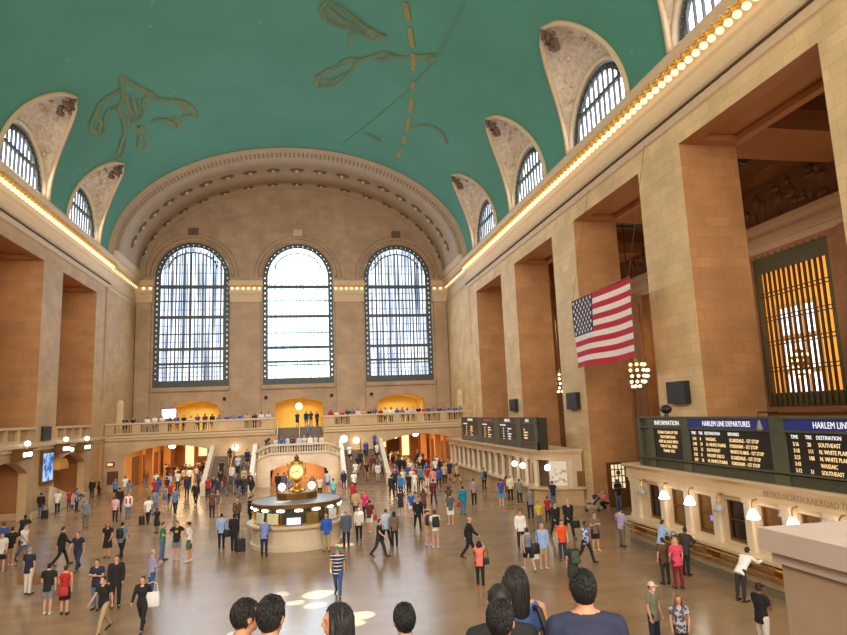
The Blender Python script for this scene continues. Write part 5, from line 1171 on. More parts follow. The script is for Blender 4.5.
# bronze door with a lit pane in the far side of the flag opening
d = MB(); DY = BAYS[2] + OW
d.box(18.7, 20.2, DY - .08, DY - .0, .0, 2.75)
dd = struct(d.build('door_2', BROWN))
MB().box(18.98, 19.85, DY - .1, DY - .08, 1.15, 2.6).build('lit_pane', glow('door_glow', (1., .84, .5), 1.1), dd)
g = MB()
for x in (19.18, 19.42, 19.66): g.box(x - .03, x + .03, DY - .13, DY - .1, 1.15, 2.6)
for z in (1.5, 1.9, 2.3): g.box(18.98, 19.85, DY - .13, DY - .1, z - .03, z + .03)
g.ball((19.42, DY - .13, 2.1), .16, .04, .16, 8, 6)
g.build('glazing_bars', BROWN, dd)
# ================================================================== INFORMATION BOOTH AND CLOCK
IX, IY = -.41, 34.05
def info():
    t = thing('information_booth', 'round marble information booth with brass windows in the middle of the hall', 'information booth', (IX, IY, 0))
    MB().lathe([(2.34, 0), (2.34, .2), (2.24, .24), (2.22, 1.0), (2.34, 1.04)], (0, 0, 0), 48).build('marble_base', CREAM, t, smooth=False)
    MB().lathe([(2.25, 1.04), (2.5, 1.04), (2.52, 1.08), (2.52, 1.15), (2.46, 1.18), (2.05, 1.18)], (0, 0, 0), 48).build('counter_top', BOTTICINO, t)
    MB().lathe([(2.1, 1.18), (2.1, 1.95)], (0, 0, 0), 48).build('glass_band', M('booth_glass', rgb(70, 66, 52), .1, var=.5, scale=1.6), t)
    fr = MB()
    for k in range(18):
        a = 2 * PI * (k + .5) / 18; fr.obox((2.13 * math.cos(a), 2.13 * math.sin(a)), (math.cos(a), math.sin(a)), (-math.sin(a), math.cos(a)), .04, .05, 1.18, 1.95)
    fr.lathe([(2.1, 1.18), (2.18, 1.18), (2.18, 1.26), (2.1, 1.28)], (0, 0, 0), 48)
    fr.build('window_mullions', BRASS, t)
    MB().lathe([(2.1, 1.9), (2.22, 1.9), (2.3, 2.0), (2.3, 2.12), (2.24, 2.16)], (0, 0, 0), 48).build('brass_fascia', BROWN, t)
    MB().lathe([(2.26, 2.14), (1.2, 2.22), (0, 2.24)], (0, 0, 0), 48).build('roof', GREYROOF, t)
    MB().lathe([(1.02, 2.2), (1.02, 2.5), (.98, 2.56), (0, 2.58)], (0, 0, 0), 12).build('roof_drum', BROWN, t)
    l0 = None
    for k in range(16):
        a = -PI / 2 + 2 * PI * (k + .12) / 16
        if l0 is None: l0 = MB().ball((0, 0, 0), .06, .22, .06, 10, 6).build('oval_light', LAMPW, t, smooth=True); c = l0
        else: c = l0.copy(); COL.objects.link(c); c.parent = t
        c.location = (2.24 * math.cos(a), 2.24 * math.sin(a), 1.88); c.rotation_euler = (0, 0, a)
    a = -PI / 2 - .06
    def pane(a, w, z0, z1, mat, nm, r=2.2):
        mb = MB(); P = []
        mb.obox((r * math.cos(a), r * math.sin(a)), (math.cos(a), math.sin(a)), (-math.sin(a), math.cos(a)), .03, w, z0, z1); return mb.build(nm, mat, t)
    d = pane(a, .4, 1.2, 1.9, BLACK, 'display_panel'); s = pane(a, .33, 1.24, 1.56, glow('violet_white', (.62, .62, 1.), 2.0), 'lit_display', 2.23); s.parent = d
    for k, (b, c) in enumerate(((-.55, (226, 214, 170)), (-.95, (200, 214, 190)), (.95, (220, 224, 226)), (.35, (120, 96, 40)))):
        pane(-PI / 2 + b, .3, 1.25, 1.75, M('leaflet_rack_%d' % k, rgb(*c), .5, var=.45, scale=7), 'leaflet_rack', 2.16)
info()
def clock():
    t = thing('clock', 'brass four faced clock with an acorn top on the information booth', 'clock', (IX, IY, 2.58))
    MB().lathe([(.42, 0), (.42, .1), (.3, .16), (.2, .24), (.17, .42), (.26, .52), (.3, .58), (.2, .62)], (0, 0, 0), 16).build('pedestal', BRASS, t, smooth=True)
    b = MB(); b.ball((0, 0, 1.0), .44, .44, .46, 16, 12); b.lathe([(.3, 1.36), (.34, 1.42), (.22, 1.5), (.14, 1.56)], (0, 0, 0), 14); b.build('body', BRASS, t, smooth=True)
    f = MB(); f.lathe([(.05, 1.54), (.12, 1.6), (.13, 1.68), (.08, 1.76), (.0, 1.84)], (0, 0, 0), 10); f.build('acorn_finial', BROWN, t, smooth=True)
    FACE = glow('opal_face', (1., .78, .34), 1.5)
    for k in range(4):
        a = -PI / 2 + k * PI / 2; c, s = math.cos(a), math.sin(a); w = lambda d, x, z: (c * d - s * x, s * d + c * x, 1.0 + z)
        m = MB(); n = 24
        m.add([w(.47, .35 * math.cos(2 * PI * i / n), .35 * math.sin(2 * PI * i / n)) for i in range(n)], [tuple(range(n))]); fc = m.build('dial', FACE, t)
        m = MB(); m.path([w(.45, .37 * math.cos(2 * PI * i / n), .37 * math.sin(2 * PI * i / n)) for i in range(n + 1)], .045, 6); m.build('rim', GOLD, t)
        m = MB(); m.tube(w(.485, 0, 0), w(.485, .17, .05), .02, .012, 5); m.tube(w(.485, 0, 0), w(.485, -.26, -.06), .016, .01, 5)
        for i in range(12): q = 2 * PI * i / 12; m.tube(w(.48, .27 * math.cos(q), .27 * math.sin(q)), w(.48, .32 * math.cos(q), .32 * math.sin(q)), .012, .012, 4)
        m.build('hands', DARK, t).parent = fc
clock()
for i, dx in enumerate((-.75, .75)):
    t = thing('booth_lamp', ('glaring lamp on the booth roof at the clock foot, away from the flag', 'glaring lamp on the booth roof at the clock foot, flag side')[i], 'lamp', (IX + dx, IY - .2, 2.56))
    MB().lathe([(.12, 0), (.1, .06), (.06, .1)], (0, 0, 0), 10).build('base', BRASS, t); MB().ball((0, 0, .26), .19, .19, .19, 12, 8).build('globe', BULBW, t, smooth=True)
# ================================================================== PARAPET IN FRONT OF THE CAMERA, STAIR UNDER THE NEAR PEOPLE
PT = [(4.66, 6.07), (4.78, 2.0), (9.0, 2.0), (9.0, 5.9)]
pp = MB(); pp.extrude([(4.8, 5.95), (4.9, 2.1), (9., 2.1), (9., 5.8)], lambda a, b, d: (a, b, d), 0, 4.72)
pw = struct(pp.build('wall_parapet', M('parapet_stone', rgb(176, 150, 122), .6, var=.1, scale=2.5), fix=True))
c = MB(); c.extrude(PT, lambda a, b, d: (a, b, d), 4.78, 5.0); c.extrude([(4.74, 6.0), (4.85, 2.05), (9., 2.05), (9., 5.85)], lambda a, b, d: (a, b, d), 4.66, 4.78)
c.build('coping', M('coping_stone', rgb(196, 178, 164), .5, var=.1, scale=2.5), pw, fix=True)
s = MB(); s.box(-4.2, 4.6, .8, 4.72, 0, 3.5)
for i in range(21): s.box(-4.2, 4.6, 4.72 + .33 * i, 5.05 + .33 * i, 0, max(.05, 3.2 - .155 * i))
struct(s.build('stair_near', STEP))
struct(MB().box(XL - 1, XR + 1, YN - .5, YN, 0, 36).build('wall_near', STONE_FAR, uv=True))
struct(MB().box(-17, 17, YN, .8, 4.45, 4.7).build('floor_gallery', PLAIN))
# ================================================================== PEOPLE
HEXC = dict(black=(30, 29, 31), charcoal=(48, 47, 50), navy=(36, 42, 66), navyjean=(44, 54, 84), denim=(92, 112, 142), blue=(54, 84, 138), khaki=(176, 154, 116), grey=(128, 128, 128), greyblue=(112, 128, 146), greybrown=(116, 100, 88), greengrey=(122, 124, 102), greypink=(160, 138, 138),
    white=(232, 230, 228), offwhite=(214, 206, 194), pink=(226, 178, 190), green=(26, 132, 84), olive=(92, 96, 62), steelblue=(88, 118, 160), crimson=(172, 34, 48), red=(186, 36, 36), brown=(98, 70, 52), lilac=(160, 150, 184), periwinkle=(122, 136, 200), royal=(40, 92, 184), slate=(84, 94, 108),
    lightblue=(150, 180, 222), paleblue=(184, 198, 222), tan=(190, 162, 126), hotpink=(218, 44, 104), maroon=(104, 34, 44), aqua=(118, 206, 204), azure=(26, 124, 206), tealgreen=(44, 140, 136), teal=(22, 132, 160), salmon=(222, 134, 118), indigo=(64, 76, 150), cyan=(40, 168, 214), paleyellow=(222, 214, 168), brick=(150, 60, 44),
    yellow=(218, 190, 40), orange=(232, 82, 32), forest=(44, 58, 46), pinkcoral=(236, 122, 112), rose=(222, 72, 104), darkred=(122, 24, 48), cream=(214, 204, 178), mustard=(190, 150, 50), satin=(58, 82, 134))
HAIRC = dict(black=(24, 20, 18), brown=(62, 42, 30), grey=(150, 146, 140), redbrown=(120, 54, 30), yellow=(170, 130, 60), blonde=(196, 158, 104), darkblonde=(132, 100, 66), auburn=(128, 74, 44), teal=(30, 140, 130), white=(230, 228, 222), offwhite=(210, 200, 180), tan=(196, 172, 130), cream=(214, 200, 170))
SKIN = [M('skin_light', rgb(212, 158, 128), .55, var=.08, scale=6), M('skin_tan', rgb(190, 132, 98), .55, var=.08, scale=6), M('skin_brown', rgb(122, 80, 58), .55, var=.08, scale=6)]
_mc = {}
def cloth(c):
    if c not in _mc: _mc[c] = M('cloth_' + c, rgb(*HEXC[c]), .85, var=.16, scale=14)
    return _mc[c]
def hairm(c):
    if ('h', c) not in _mc: _mc[('h', c)] = M('hair_' + c, rgb(*HAIRC[c]), .6, var=.25, scale=30)
    return _mc[('h', c)]
def pattern(name, c1, c2, kind):
    m, nt, o = new_mat(name); p = nt.nodes.new('ShaderNodeBsdfPrincipled'); p.inputs['Roughness'].default_value = .85
    tc = nt.nodes.new('ShaderNodeTexCoord')
    if kind == 'stripe':
        w = nt.nodes.new('ShaderNodeTexWave'); w.bands_direction = 'Z'; w.inputs['Scale'].default_value = 2.6; nt.links.new(tc.outputs['Object'], w.inputs['Vector']); f = w.outputs['Fac']; th = .8
    else:
        w = nt.nodes.new('ShaderNodeTexNoise'); w.inputs['Scale'].default_value = 11; nt.links.new(tc.outputs['Object'], w.inputs['Vector']); f = w.outputs['Fac']; th = .52
    g = nt.nodes.new('ShaderNodeMath'); g.operation = 'GREATER_THAN'; g.inputs[1].default_value = th; nt.links.new(f, g.inputs[0])
    nt.links.new(mix_rgb(nt, g.outputs[0], rgb(*c1), rgb(*c2)), p.inputs['Base Color']); nt.links.new(p.outputs[0], o.inputs[0]); return m
_mc['stripe'] = pattern('striped_cotton', (40, 46, 78), (214, 212, 216), 'stripe')
_mc['floral'] = pattern('blue_print', (66, 92, 170), (210, 214, 230), 'print')
_mc['floralgrey'] = pattern('grey_print', (92, 88, 104), (190, 184, 188), 'print')
SHOE = M('dark_shoe', rgb(36, 32, 30), .6); SHOEW = M('pale_shoe', rgb(214, 208, 204), .6); SHOEP = M('pink_shoe', rgb(226, 60, 110), .6)
BAGB = M('black_bag', rgb(28, 28, 32), .6); BAGBR = M('brown_paper', rgb(138, 96, 62), .7); BAGW = M('white_canvas', rgb(230, 226, 224), .7); BAGR = M('red_bag', rgb(176, 44, 48), .6); BAGG = M('green_bag', rgb(72, 86, 66), .7); BAGN = M('navy_bag', rgb(34, 40, 60), .6)

def rotx(v, a): return Vector((v.x, v.y * math.cos(a) + v.z * math.sin(a), v.z * math.cos(a) - v.y * math.sin(a)))   # leans forward (+y)
D = PI / 180
POSES = {  # lean; legs (hip, knee) left/right; arms (flex, abduct, elbow, inward) left/right
    'stand': (0, (2, 3), (-2, 3), (4, 8, 14, .05), (-2, 8, 16, .05)),
    'stand2': (1, (6, 8), (-3, 2), (6, 9, 30, .25), (-3, 8, 12, .05)),
    'walk': (3, (24, 8), (-18, 22), (-22, 8, 14, .05), (24, 8, 28, .1)),
    'akimbo': (0, (3, 3), (-3, 3), (-12, 38, 62, 1.0), (-12, 38, 62, 1.0)),
    'phone': (1, (3, 3), (-3, 3), (12, 8, 98, .55), (14, 8, 100, .55)),
    'lean2': (14, (0, 2), (-3, 3), (38, 10, 55, .2), (34, 10, 58, .25)),
    'lean': (42, (-8, 2), (-4, 4), (62, 8, 30, .2), (58, 8, 36, .2)),
    'photo': (-2, (4, 4), (-3, 4), (62, 12, 92, .45), (62, 12, 92, .45)),
    'crouch': (28, (100, 138), (86, 130), (52, 10, 44, .2), (40, 10, 60, .2)),
}
_J = {}
def joints(pose):
    if pose in _J: return _J[pose]
    lean, lg_l, lg_r, ar_l, ar_r = POSES[pose]; lean *= D
    J = {}
    for s, k, (hf, kf) in ((-1, 'l', lg_l), (1, 'r', lg_r)):
        hf *= D; kf *= D
        hip = Vector((s * .095, 0, 0)); knee = hip + Vector((s * .018, math.sin(hf), -math.cos(hf))) * .43
        an = knee + Vector((0, math.sin(hf - kf), -math.cos(hf - kf))) * .415
        J['hip' + k], J['knee' + k], J['ank' + k] = hip, knee, an
        J['toe' + k] = an + Vector((s * .03, .17 * math.cos(min(0, hf - kf + .2)), .17 * math.sin(min(0, hf - kf + .2)) - .045))
    low = min(J['ankl'].z, J['ankr'].z)
    hz = -low + .085
    for k in list(J): J[k] = J[k] + Vector((0, 0, hz))
    J['pel'] = Vector((0, 0, hz)); J['lean'] = lean
    T = lambda v: rotx(Vector(v), lean) + J['pel']
    J['T'] = T
    J['neck'] = T((0, -.01, .56)); J['head'] = J['neck'] + Vector((0, .035 + .05 * math.sin(lean), .135))
    for s, k, (fl, ab, el, inw) in ((-1, 'l', ar_l), (1, 'r', ar_r)):
        fl *= D; ab *= D; el *= D
        sh = T((s * .19, 0, .495)); u = Vector((s * math.sin(ab), math.cos(ab) * math.sin(fl), -math.cos(ab) * math.cos(fl)))
        elb = sh + u * .285
        f = Vector((-s * inw, math.sin(fl + el), -math.cos(fl + el)))
        if pose == 'akimbo': f = Vector((-s * .95, .28, -.55))
        f.normalize(); wr = elb + f * .245
        J['sh' + k], J['el' + k], J['wr' + k], J['hd' + k] = sh, elb, wr, f
    _J[pose] = J
    return J
def ell(c, rx, ry, T=None, n=16):
    P = [Vector((c[0] + rx * math.cos(2 * PI * i / n), c[1] + ry * math.sin(2 * PI * i / n), c[2])) for i in range(n)]
    return [T(p) for p in P] if T else P
TORSO_M = [(-.10, .150, .105), (-.02, .168, .120), (.08, .160, .112), (.18, .148, .106), (.30, .165, .118), (.40, .182, .118), (.47, .178, .098), (.52, .110, .072), (.56, .058, .058), (.62, .053, .055)]
TORSO_F = [(-.10, .158, .115), (-.02, .176, .125), (.08, .158, .112), (.18, .128, .096), (.30, .145, .118), (.37, .158, .128), (.44, .160, .100), (.50, .110, .070), (.55, .052, .054), (.62, .048, .050)]
def torso(mb, J, fem, grow=0., z0=-.1, z1=.62):
    rings = []
    for z, rx, ry in (TORSO_F if fem else TORSO_M):
        if z0 - .001 <= z <= z1 + .001:
            g = grow * (1 if z < .5 else .6); rings.append(ell((0, .012 if .28 < z < .42 and fem else 0, z), rx + g, ry + g, J['T']))
    mb.loft(rings)
def limb(mb, pts, rad, n=10):
    for i in range(len(pts) - 1): mb.tube(pts[i], pts[i + 1], rad[i], rad[i + 1], n)
    for p, r in zip(pts, rad): mb.ball(p, r, r, r, n, 6)
def remesh(mb, voxel, smooth=3):
    me = bpy.data.meshes.new('t'); me.from_pydata(mb.v, [], mb.f)
    bm = bmesh.new(); bm.from_mesh(me); bmesh.ops.recalc_face_normals(bm, faces=bm.faces); bm.to_mesh(me); bm.free()
    o = bpy.data.objects.new('t', me); COL.objects.link(o)
    r = o.modifiers.new('r', 'REMESH'); r.mode = 'VOXEL'; r.voxel_size = voxel; r.use_smooth_shade = True
    if smooth: s = o.modifiers.new('s', 'SMOOTH'); s.iterations = smooth; s.factor = .5
    bpy.context.view_layer.update()
    out = bpy.data.meshes.new_from_object(o.evaluated_get(bpy.context.evaluated_depsgraph_get()))
    bpy.data.objects.remove(o); bpy.data.meshes.remove(me)
    out.polygons.foreach_set('use_smooth', [True] * len(out.polygons)); out.materials.clear(); out.materials.append(None)
    return out
def hand(mb, J, k, curl=.5):
    s = -1 if k == 'l' else 1
    w = J['wr' + k]; f = J['hd' + k]
    side = f.cross(Vector((s, 0, 0))); side = side.normalized() if side.length > .2 else Vector((0, 1, 0))
    palmn = f.cross(side).normalized()
    if palmn.x * s > 0: palmn = -palmn
    for t in (0, .35, .7, 1.): mb.ball(w + f * (.02 + .07 * t), .03, .03, .03, 8, 6)
    for i, ln in enumerate((.066, .076, .071, .055)):
        b = w + f * .085 + side * (.033 - .022 * i)
        d1 = (f + palmn * curl * .5).normalized(); d2 = (f + palmn * curl * 1.6).normalized()
        m1 = b + d1 * ln * .55; m2 = m1 + d2 * ln * .5
        limb(mb, [b, m1, m2], [.0105, .0098, .008], 6)
    b = w + f * .03 + side * .03; m1 = b + (f * .6 + side * .8).normalized() * .04; m2 = m1 + (f + palmn * .3).normalized() * .032
    limb(mb, [b, m1, m2], [.014, .012, .009], 6)
def head(mb, J, fem):
    c = J['head']
    mb.ball(c + Vector((0, -.008, .02)), .073, .095, .1, 16, 12)
    mb.ball(c + Vector((0, .022, -.05)), .056, .062, .068, 12, 10)
    mb.ball(c + Vector((0, .062, -.092)), .024, .022, .02, 8, 6)                 # chin
    mb.loft([ell(c + Vector((0, .088, .022)), .009, .008), ell(c + Vector((0, .098, -.005)), .013, .014), ell(c + Vector((0, .098, -.026)), .018, .018), ell(c + Vector((0, .086, -.034)), .012, .01)])   # nose
    mb.ball(c + Vector((0, .085, .036)), .05, .014, .01, 10, 6)                  # brow
    mb.ball(c + Vector((0, .087, -.055)), .024, .01, .009, 8, 6)                 # lips
    for s in (-1, 1): mb.ball(c + Vector((s * .078, -.008, -.008)), .01, .022, .034, 8, 6)    # ears
    mb.tube(J['neck'] + Vector((0, -.01, -.05)), c + Vector((0, -.02, -.02)), .054 if not fem else .048, .05 if not fem else .044, 12)
_body = {}
def body_mesh(pose, fem, voxel=.0125):
    key = (pose, fem, voxel)
    if key in _body: return _body[key]
    J = joints(pose); mb = MB(); g = .92 if fem else 1.
    torso(mb, J, fem)
    for k in 'lr':
        limb(mb, [J['hip' + k] + Vector((0, 0, -.02)), J['hip' + k].lerp(J['knee' + k], .5), J['knee' + k], J['knee' + k].lerp(J['ank' + k], .35), J['ank' + k]], [.092, .076, .054, .055 * g, .037])
        limb(mb, [J['ank' + k], J['toe' + k]], [.035, .024], 8)
        limb(mb, [J['sh' + k], J['sh' + k].lerp(J['el' + k], .5), J['el' + k], J['el' + k].lerp(J['wr' + k], .35), J['wr' + k]], [.05 * g, .044 * g, .036 * g, .037 * g, .024])
        hand(mb, J, k)
        limb(mb, [J['neck'] + Vector((0, -.015, .0)), J['sh' + k] + Vector((0, 0, .0))], [.052, .05 * g], 10)
    head(mb, J, fem)
    me = remesh(mb, voxel, 2); me.name = 'person'; _body[key] = me
    return me
_cl = {}
def top_mesh(kind, pose, fem):
    key = ('t', kind, pose, fem)
    if key in _cl: return _cl[key]
    J = joints(pose); mb = MB()
    g = {'ts': .014, 'ls': .016, 'jk': .030, 'tk': .010, 'dr': .012}[kind]
    torso(mb, J, fem, g, -.1, .53)
    if kind in ('jk',): mb.loft([ell((0, 0, z), r, r * .72, J['T']) for z, r in ((-.2, .205), (-.08, .2), (.1, .19))])
    if kind in ('ts', 'ls') : mb.loft([ell((0, 0, z), r, r * .74, J['T']) for z, r in ((-.13, .19), (0, .188), (.12, .172))])
    for k in 'lr':
        sh, el, wr = J['sh' + k], J['el' + k], J['wr' + k]
        if kind != 'tk': limb(mb, [J['neck'] + Vector((0, -.015, -.018)), sh], [.062, .064], 10)
        if kind in ('ls', 'jk'):
            e = .014 if kind == 'ls' else .024
            limb(mb, [sh, el], [.056 + e * .7, .042 + e]); limb(mb, [el, el.lerp(wr, .95)], [.042 + e, .03 + e])
        elif kind in ('ts', 'dr'):
            mb.tube(sh, sh.lerp(el, .62), .066, .062, 12); mb.ball(sh, .066, .066, .062, 12, 8)
        else: limb(mb, [J['neck'] + Vector((0, -.02, -.03)), (J['neck'] * .35 + sh * .65) + Vector((0, -.01, -.012)), sh.lerp(J['pel'], .18)], [.05, .06, .075], 10)
    if kind == 'dr':
        P = J['pel']; z = P.z
        mid = (J['kneel'] + J['kneer']) / 2
        mb.loft([ell(P + Vector((0, 0, .1)), .15, .115), ell(P, .195, .15), ell(P.lerp(mid, .5), .215, .185), ell(P.lerp(mid, .98), .235, .215)])
    me = remesh(mb, .016, 3); _cl[key] = me; return me
def bottom_mesh(kind, pose, fem):
    key = ('b', kind, pose, fem)
    if key in _cl: return _cl[key]
    J = joints(pose); mb = MB(); P = J['pel']
    torso(mb, J, fem, .012, -.1, .1)
    if kind == 'sk':
        mid = (J['kneel'] + J['kneer']) / 2
        mb.loft([ell(P + Vector((0, 0, .06)), .16, .12), ell(P, .195, .15), ell(P.lerp(mid, .9), .2, .18)])
    else:
        for k in 'lr':
            h, kn, an = J['hip' + k], J['knee' + k], J['ank' + k]
            if kind == 'tr': limb(mb, [h, h.lerp(kn, .5), kn, kn.lerp(an, .5), an.lerp(kn, .04)], [.108, .09, .07, .064, .056], 12)
            else:
                mb.ball(h, .108, .108, .108, 12, 8); mb.tube(h, h.lerp(kn, .88), .106, .1, 14)
    me = remesh(mb, .016, 3); _cl[key] = me; return me
def shoe_mesh(pose, k):
    key = ('s', pose, k)
    if key in _cl: return _cl[key]
    J = joints(pose); a, t = J['ank' + k], J['toe' + k]; mb = MB()
    low = min(a.z, t.z)
    heel = a + (a - t).normalized() * .045 + Vector((0, 0, -.045))
    limb(mb, [heel, a + Vector((0, .03, -.035)), t + Vector((0, .03, .005))], [.034, .046, .03], 10); mb.ball(a, .045, .05, .045, 10, 6)
    me = remesh(mb, .011, 2); _cl[key] = me; return me
def hair_mesh(kind, pose):
    J = joints(pose); key = ('h', kind, round(J['head'].y, 3), round(J['head'].z, 3))
    if key in _cl: return _cl[key]
    c = J['head']; mb = MB()
    sk = lambda v: (v.y < .045 and v.z > -.02) or v.z > .062 or (v.y < -.0 and v.z > -.075) or v.y < -.04
    if kind == 'b':
        mb.ball(c + Vector((0, -.012, .012)), .082, .1, .1, 20, 14, keep=lambda v: v.z < .045 and v.z > -.07 and v.y < .0)
    elif kind in ('c', 'h'):
        mb.ball(c + Vector((0, -.01, .028)), .085, .106, .106, 20, 14, keep=lambda v: v.z > .005)
        if kind == 'c': mb.loft([ell(c + Vector((0, .10, .04)), .068, .08), ell(c + Vector((0, .105, .048)), .07, .083)])
        else: mb.loft([ell(c + Vector((0, -.01, .04)), .19, .2, n=24), ell(c + Vector((0, -.01, .052)), .19, .2, n=24)])
    else:
        mb.ball(c + Vector((0, -.012, .024)), .077, .102, .106, 22, 16, keep=sk)
        if kind == 'l':
            mb.loft([ell(c + Vector((0, -.045, z)), rx, ry, n=18) for z, rx, ry in ((.06, .07, .06), (-.02, .092, .066), (-.1, .1, .062), (-.2, .105, .056), (-.3, .085, .04), (-.36, .04, .02))])
            for s in (-1, 1): mb.path([c + Vector((s * .07, .02, .05)), c + Vector((s * .088, .02, -.03)), c + Vector((s * .09, .015, -.12)), c + Vector((s * .085, .0, -.22))], [.022, .026, .026, .014], 8)
        if kind == 'u': mb.ball(c + Vector((0, -.105, .07)), .045, .042, .042, 12, 8)
    me = bpy.data.meshes.new('hair'); me.from_pydata(mb.v, [], mb.f); me.polygons.foreach_set('use_smooth', [True] * len(me.polygons)); me.materials.append(None); me.update()
    _cl[key] = me; return me
def inst(name, me, mat, parent=None):
    o = bpy.data.objects.new(name, me); COL.objects.link(o)
    o.material_slots[0].link = 'OBJECT'; o.material_slots[0].material = mat
    if parent is not None: o.parent = parent
    return o
TOPN = dict(ts='shirt', ls='shirt', jk='jacket', tk='tank_top', dr='dress'); BOTN = dict(tr='trousers', sh='shorts', sk='skirt')
def person(x, y, z, H, hd, pose, hair, hc, top, tc, bot, bc, label, skin=0, group=None, shoe=None, voxel=.0125):
    fem = hair in 'lu' or top == 'dr'
    r = inst('person', body_mesh(pose, fem, voxel), SKIN[skin]); tag(r, label, 'person', group)
    r.location = (x, y, z); r.rotation_euler = (0, 0, hd * D); s = H / 1.75; r.scale = (s, s, s)
    inst({'c': 'cap', 'h': 'sun_hat'}.get(hair, 'hair'), hair_mesh(hair, pose), hairm(hc), r)
    if hair in 'ch':
        inst('hair', hair_mesh('b', pose), hairm('brown'), r)
    inst(TOPN[top], top_mesh(top, pose, fem), cloth(tc), r)
    if bot != 'none': inst(BOTN[bot], bottom_mesh(bot, pose, fem), cloth(bc), r)
    for k in 'lr': inst('shoe', shoe_mesh(pose, k), shoe or SHOE, r)
    return r
PP = {}
for rec in PEOPLE:
    x, y, z, H, hd, pose, hair, hc, top, tc, bot, bc, label, skin = rec
    if pose == 'stand' and (len(label) % 3 == 0): pose = 'stand2'
    PP[label] = person(*(list(rec[:5]) + [pose] + list(rec[6:])), shoe=SHOEP if 'pink shoes' in label else SHOEW if ('white sneakers' in label or bot == 'sh') else None)
def find(s): return next(o for l, o in PP.items() if s in l)
# small differences worn by single people
def worn(who, name, mb, mat):
    o = mb.build(name, mat, find(who), smooth=True); return o
for who in ('tall person in a black suit', 'dark suit with pale tie'):
    mb = MB(); mb.add([(-.06, .125, 1.40), (.06, .125, 1.40), (.0, .158, 1.12)], [(0, 1, 2)]); worn(who, 'shirt_front', mb, cloth('paleblue'))
    mb = MB(); mb.add([(-.014, .135, 1.39), (.014, .135, 1.39), (.02, .165, 1.12), (-.02, .165, 1.12)], [(0, 1, 2, 3)]); worn(who, 'necktie', mb, cloth('slate'))
mb = MB(); mb.loft([ell((s_ * .115, .0, z), .075, .135) for s_ in (1,) for z in (1.0, 1.2, 1.4)]); mb.loft([ell((-.115, 0, z), .075, .135) for z in (1.0, 1.2, 1.4)])
worn('open red vest', 'vest', mb, cloth('red'))
mb = MB(); mb.ball((0, .128, 1.28), .09, .02, .07, 10, 6); worn('yellow print', 'chest_print', mb, cloth('mustard'))
mb = MB(); mb.ball(Vector((0, .075, 1.56)), .055, .035, .05, 10, 8); worn('white beard', 'beard', mb, hairm('white'))

# ------------------------------------------------------------------ bags and luggage carried by them: things of their own
def at(who, lx, ly, lz):
    o = find(who); a = o.rotation_euler.z; s = o.scale[0]
    return (o.location.x + s * (lx * math.cos(a) - ly * math.sin(a)), o.location.y + s * (lx * math.sin(a) + ly * math.cos(a)), o.location.z + s * lz), a
def bag(kind, who, lx, ly, lz, mat, label, w=.3, d=.14, h=.34, tall=.25):
    p, a = at(who, lx, ly, lz)
    t = thing(kind, label, 'bag', p); t.rotation_euler = (0, 0, a)
    mb = MB(); mb.loft([[(sx * w / 2 * k, sy * d / 2 * k, z) for sx, sy in ((-.8, -1), (.8, -1), (1, -.5), (1, .5), (.8, 1), (-.8, 1), (-1, .5), (-1, -.5))] for z, k in ((0, .9), (h * .12, 1.), (h * .8, .96), (h, .8))])
    mb.build('bag_body', mat, t, smooth=kind != 'shopping_bag')
    hh = MB()
    if kind == 'backpack':
        for s in (-1, 1): hh.path([(s * w * .3, d * .45, h * .95), (s * w * .3, d * .5 + .14, h * 1.02), (s * w * .32, d * .5 + .2, h * .6), (s * w * .34, d * .4, h * .15)], .016, 6)
        hh2 = MB(); hh2.loft([[(sx * w * .36, -d / 2 - .0 - sy * .05, z) for sx, sy in ((-1, 0), (1, 0), (.9, 1), (-.9, 1))] for z in (h * .12, h * .5)]); hh2.build('pocket', mat, t)
    else: hh.path([(-w * .36, 0, h * .95), (-w * .3, 0, h + tall * .8), (0, 0, h + tall), (w * .3, 0, h + tall * .8), (w * .36, 0, h * .95)], .012, 6)
    hh.build('strap', mat, t)
    return t
def suitcase(x, y, label, mat=BAGB, rz=0., h=.62):
    t = thing('suitcase', label, 'suitcase', (x, y, 0)); t.rotation_euler = (0, 0, rz)
    MB().loft([[(sx * .2 * k, sy * .13 * k, z) for sx, sy in ((-1, -1), (1, -1), (1, 1), (-1, 1))] for z, k in ((.06, .92), (.1, 1.), (h - .04, 1.), (h, .92))]).build('case_body', mat, t)
    MB().path([(-.1, .1, h), (-.1, .1, h + .36), (.1, .1, h + .36), (.1, .1, h)], .012, 6).build('pull_handle', BLACK, t)
    for s in (-1, 1): MB().tube((s * .16, .1, .045), (s * .19, .1, .045), .045, .045, 10).build('wheel', BLACK, t)
    return t
BACK = (0, -.24, 1.0)
suitcase(-17.75, 49.1, 'dark upright suitcase beside the person facing the side wall')
bag('backpack', 'dark backpack and black', *BACK, BAGB, 'dark backpack on the grey blue tee', .3, .16, .44)
bag('shopping_bag', 'carrying brown shopping bags', -.32, .02, .38, BAGBR, 'brown paper shopping bag hanging at the outer hand', .32, .14, .36)
bag('shopping_bag', 'carrying brown shopping bags', .34, .02, .38, BAGBR, 'brown paper shopping bag hanging at the inner hand', .3, .14, .36)
bag('handbag', 'red top and dark skirt', .02, -.24, .72, BAGR, 'red bag hanging behind the red top', .34, .12, .28, .4)
bag('tote_bag', 'white tote', -.30, -.02, .72, BAGW, 'large white tote bag on the shoulder of the striding person', .46, .16, .44, .3)
bag('travel_bag', 'pulling a dark bag', -.36, -.1, .02, BAGB, 'dark bag by the white tee near the arch reflection', .34, .24, .5)
bag('handbag', 'with a black bag at the information', .26, -.08, .6, BAGB, 'black bag at the hip of the light blue shirt', .34, .14, .34, .4)
p, _ = at('all in black behind', .5, -.3, 0); suitcase(p[0], p[1], 'black suitcase standing against the booth base', BAGB, .3, .66)
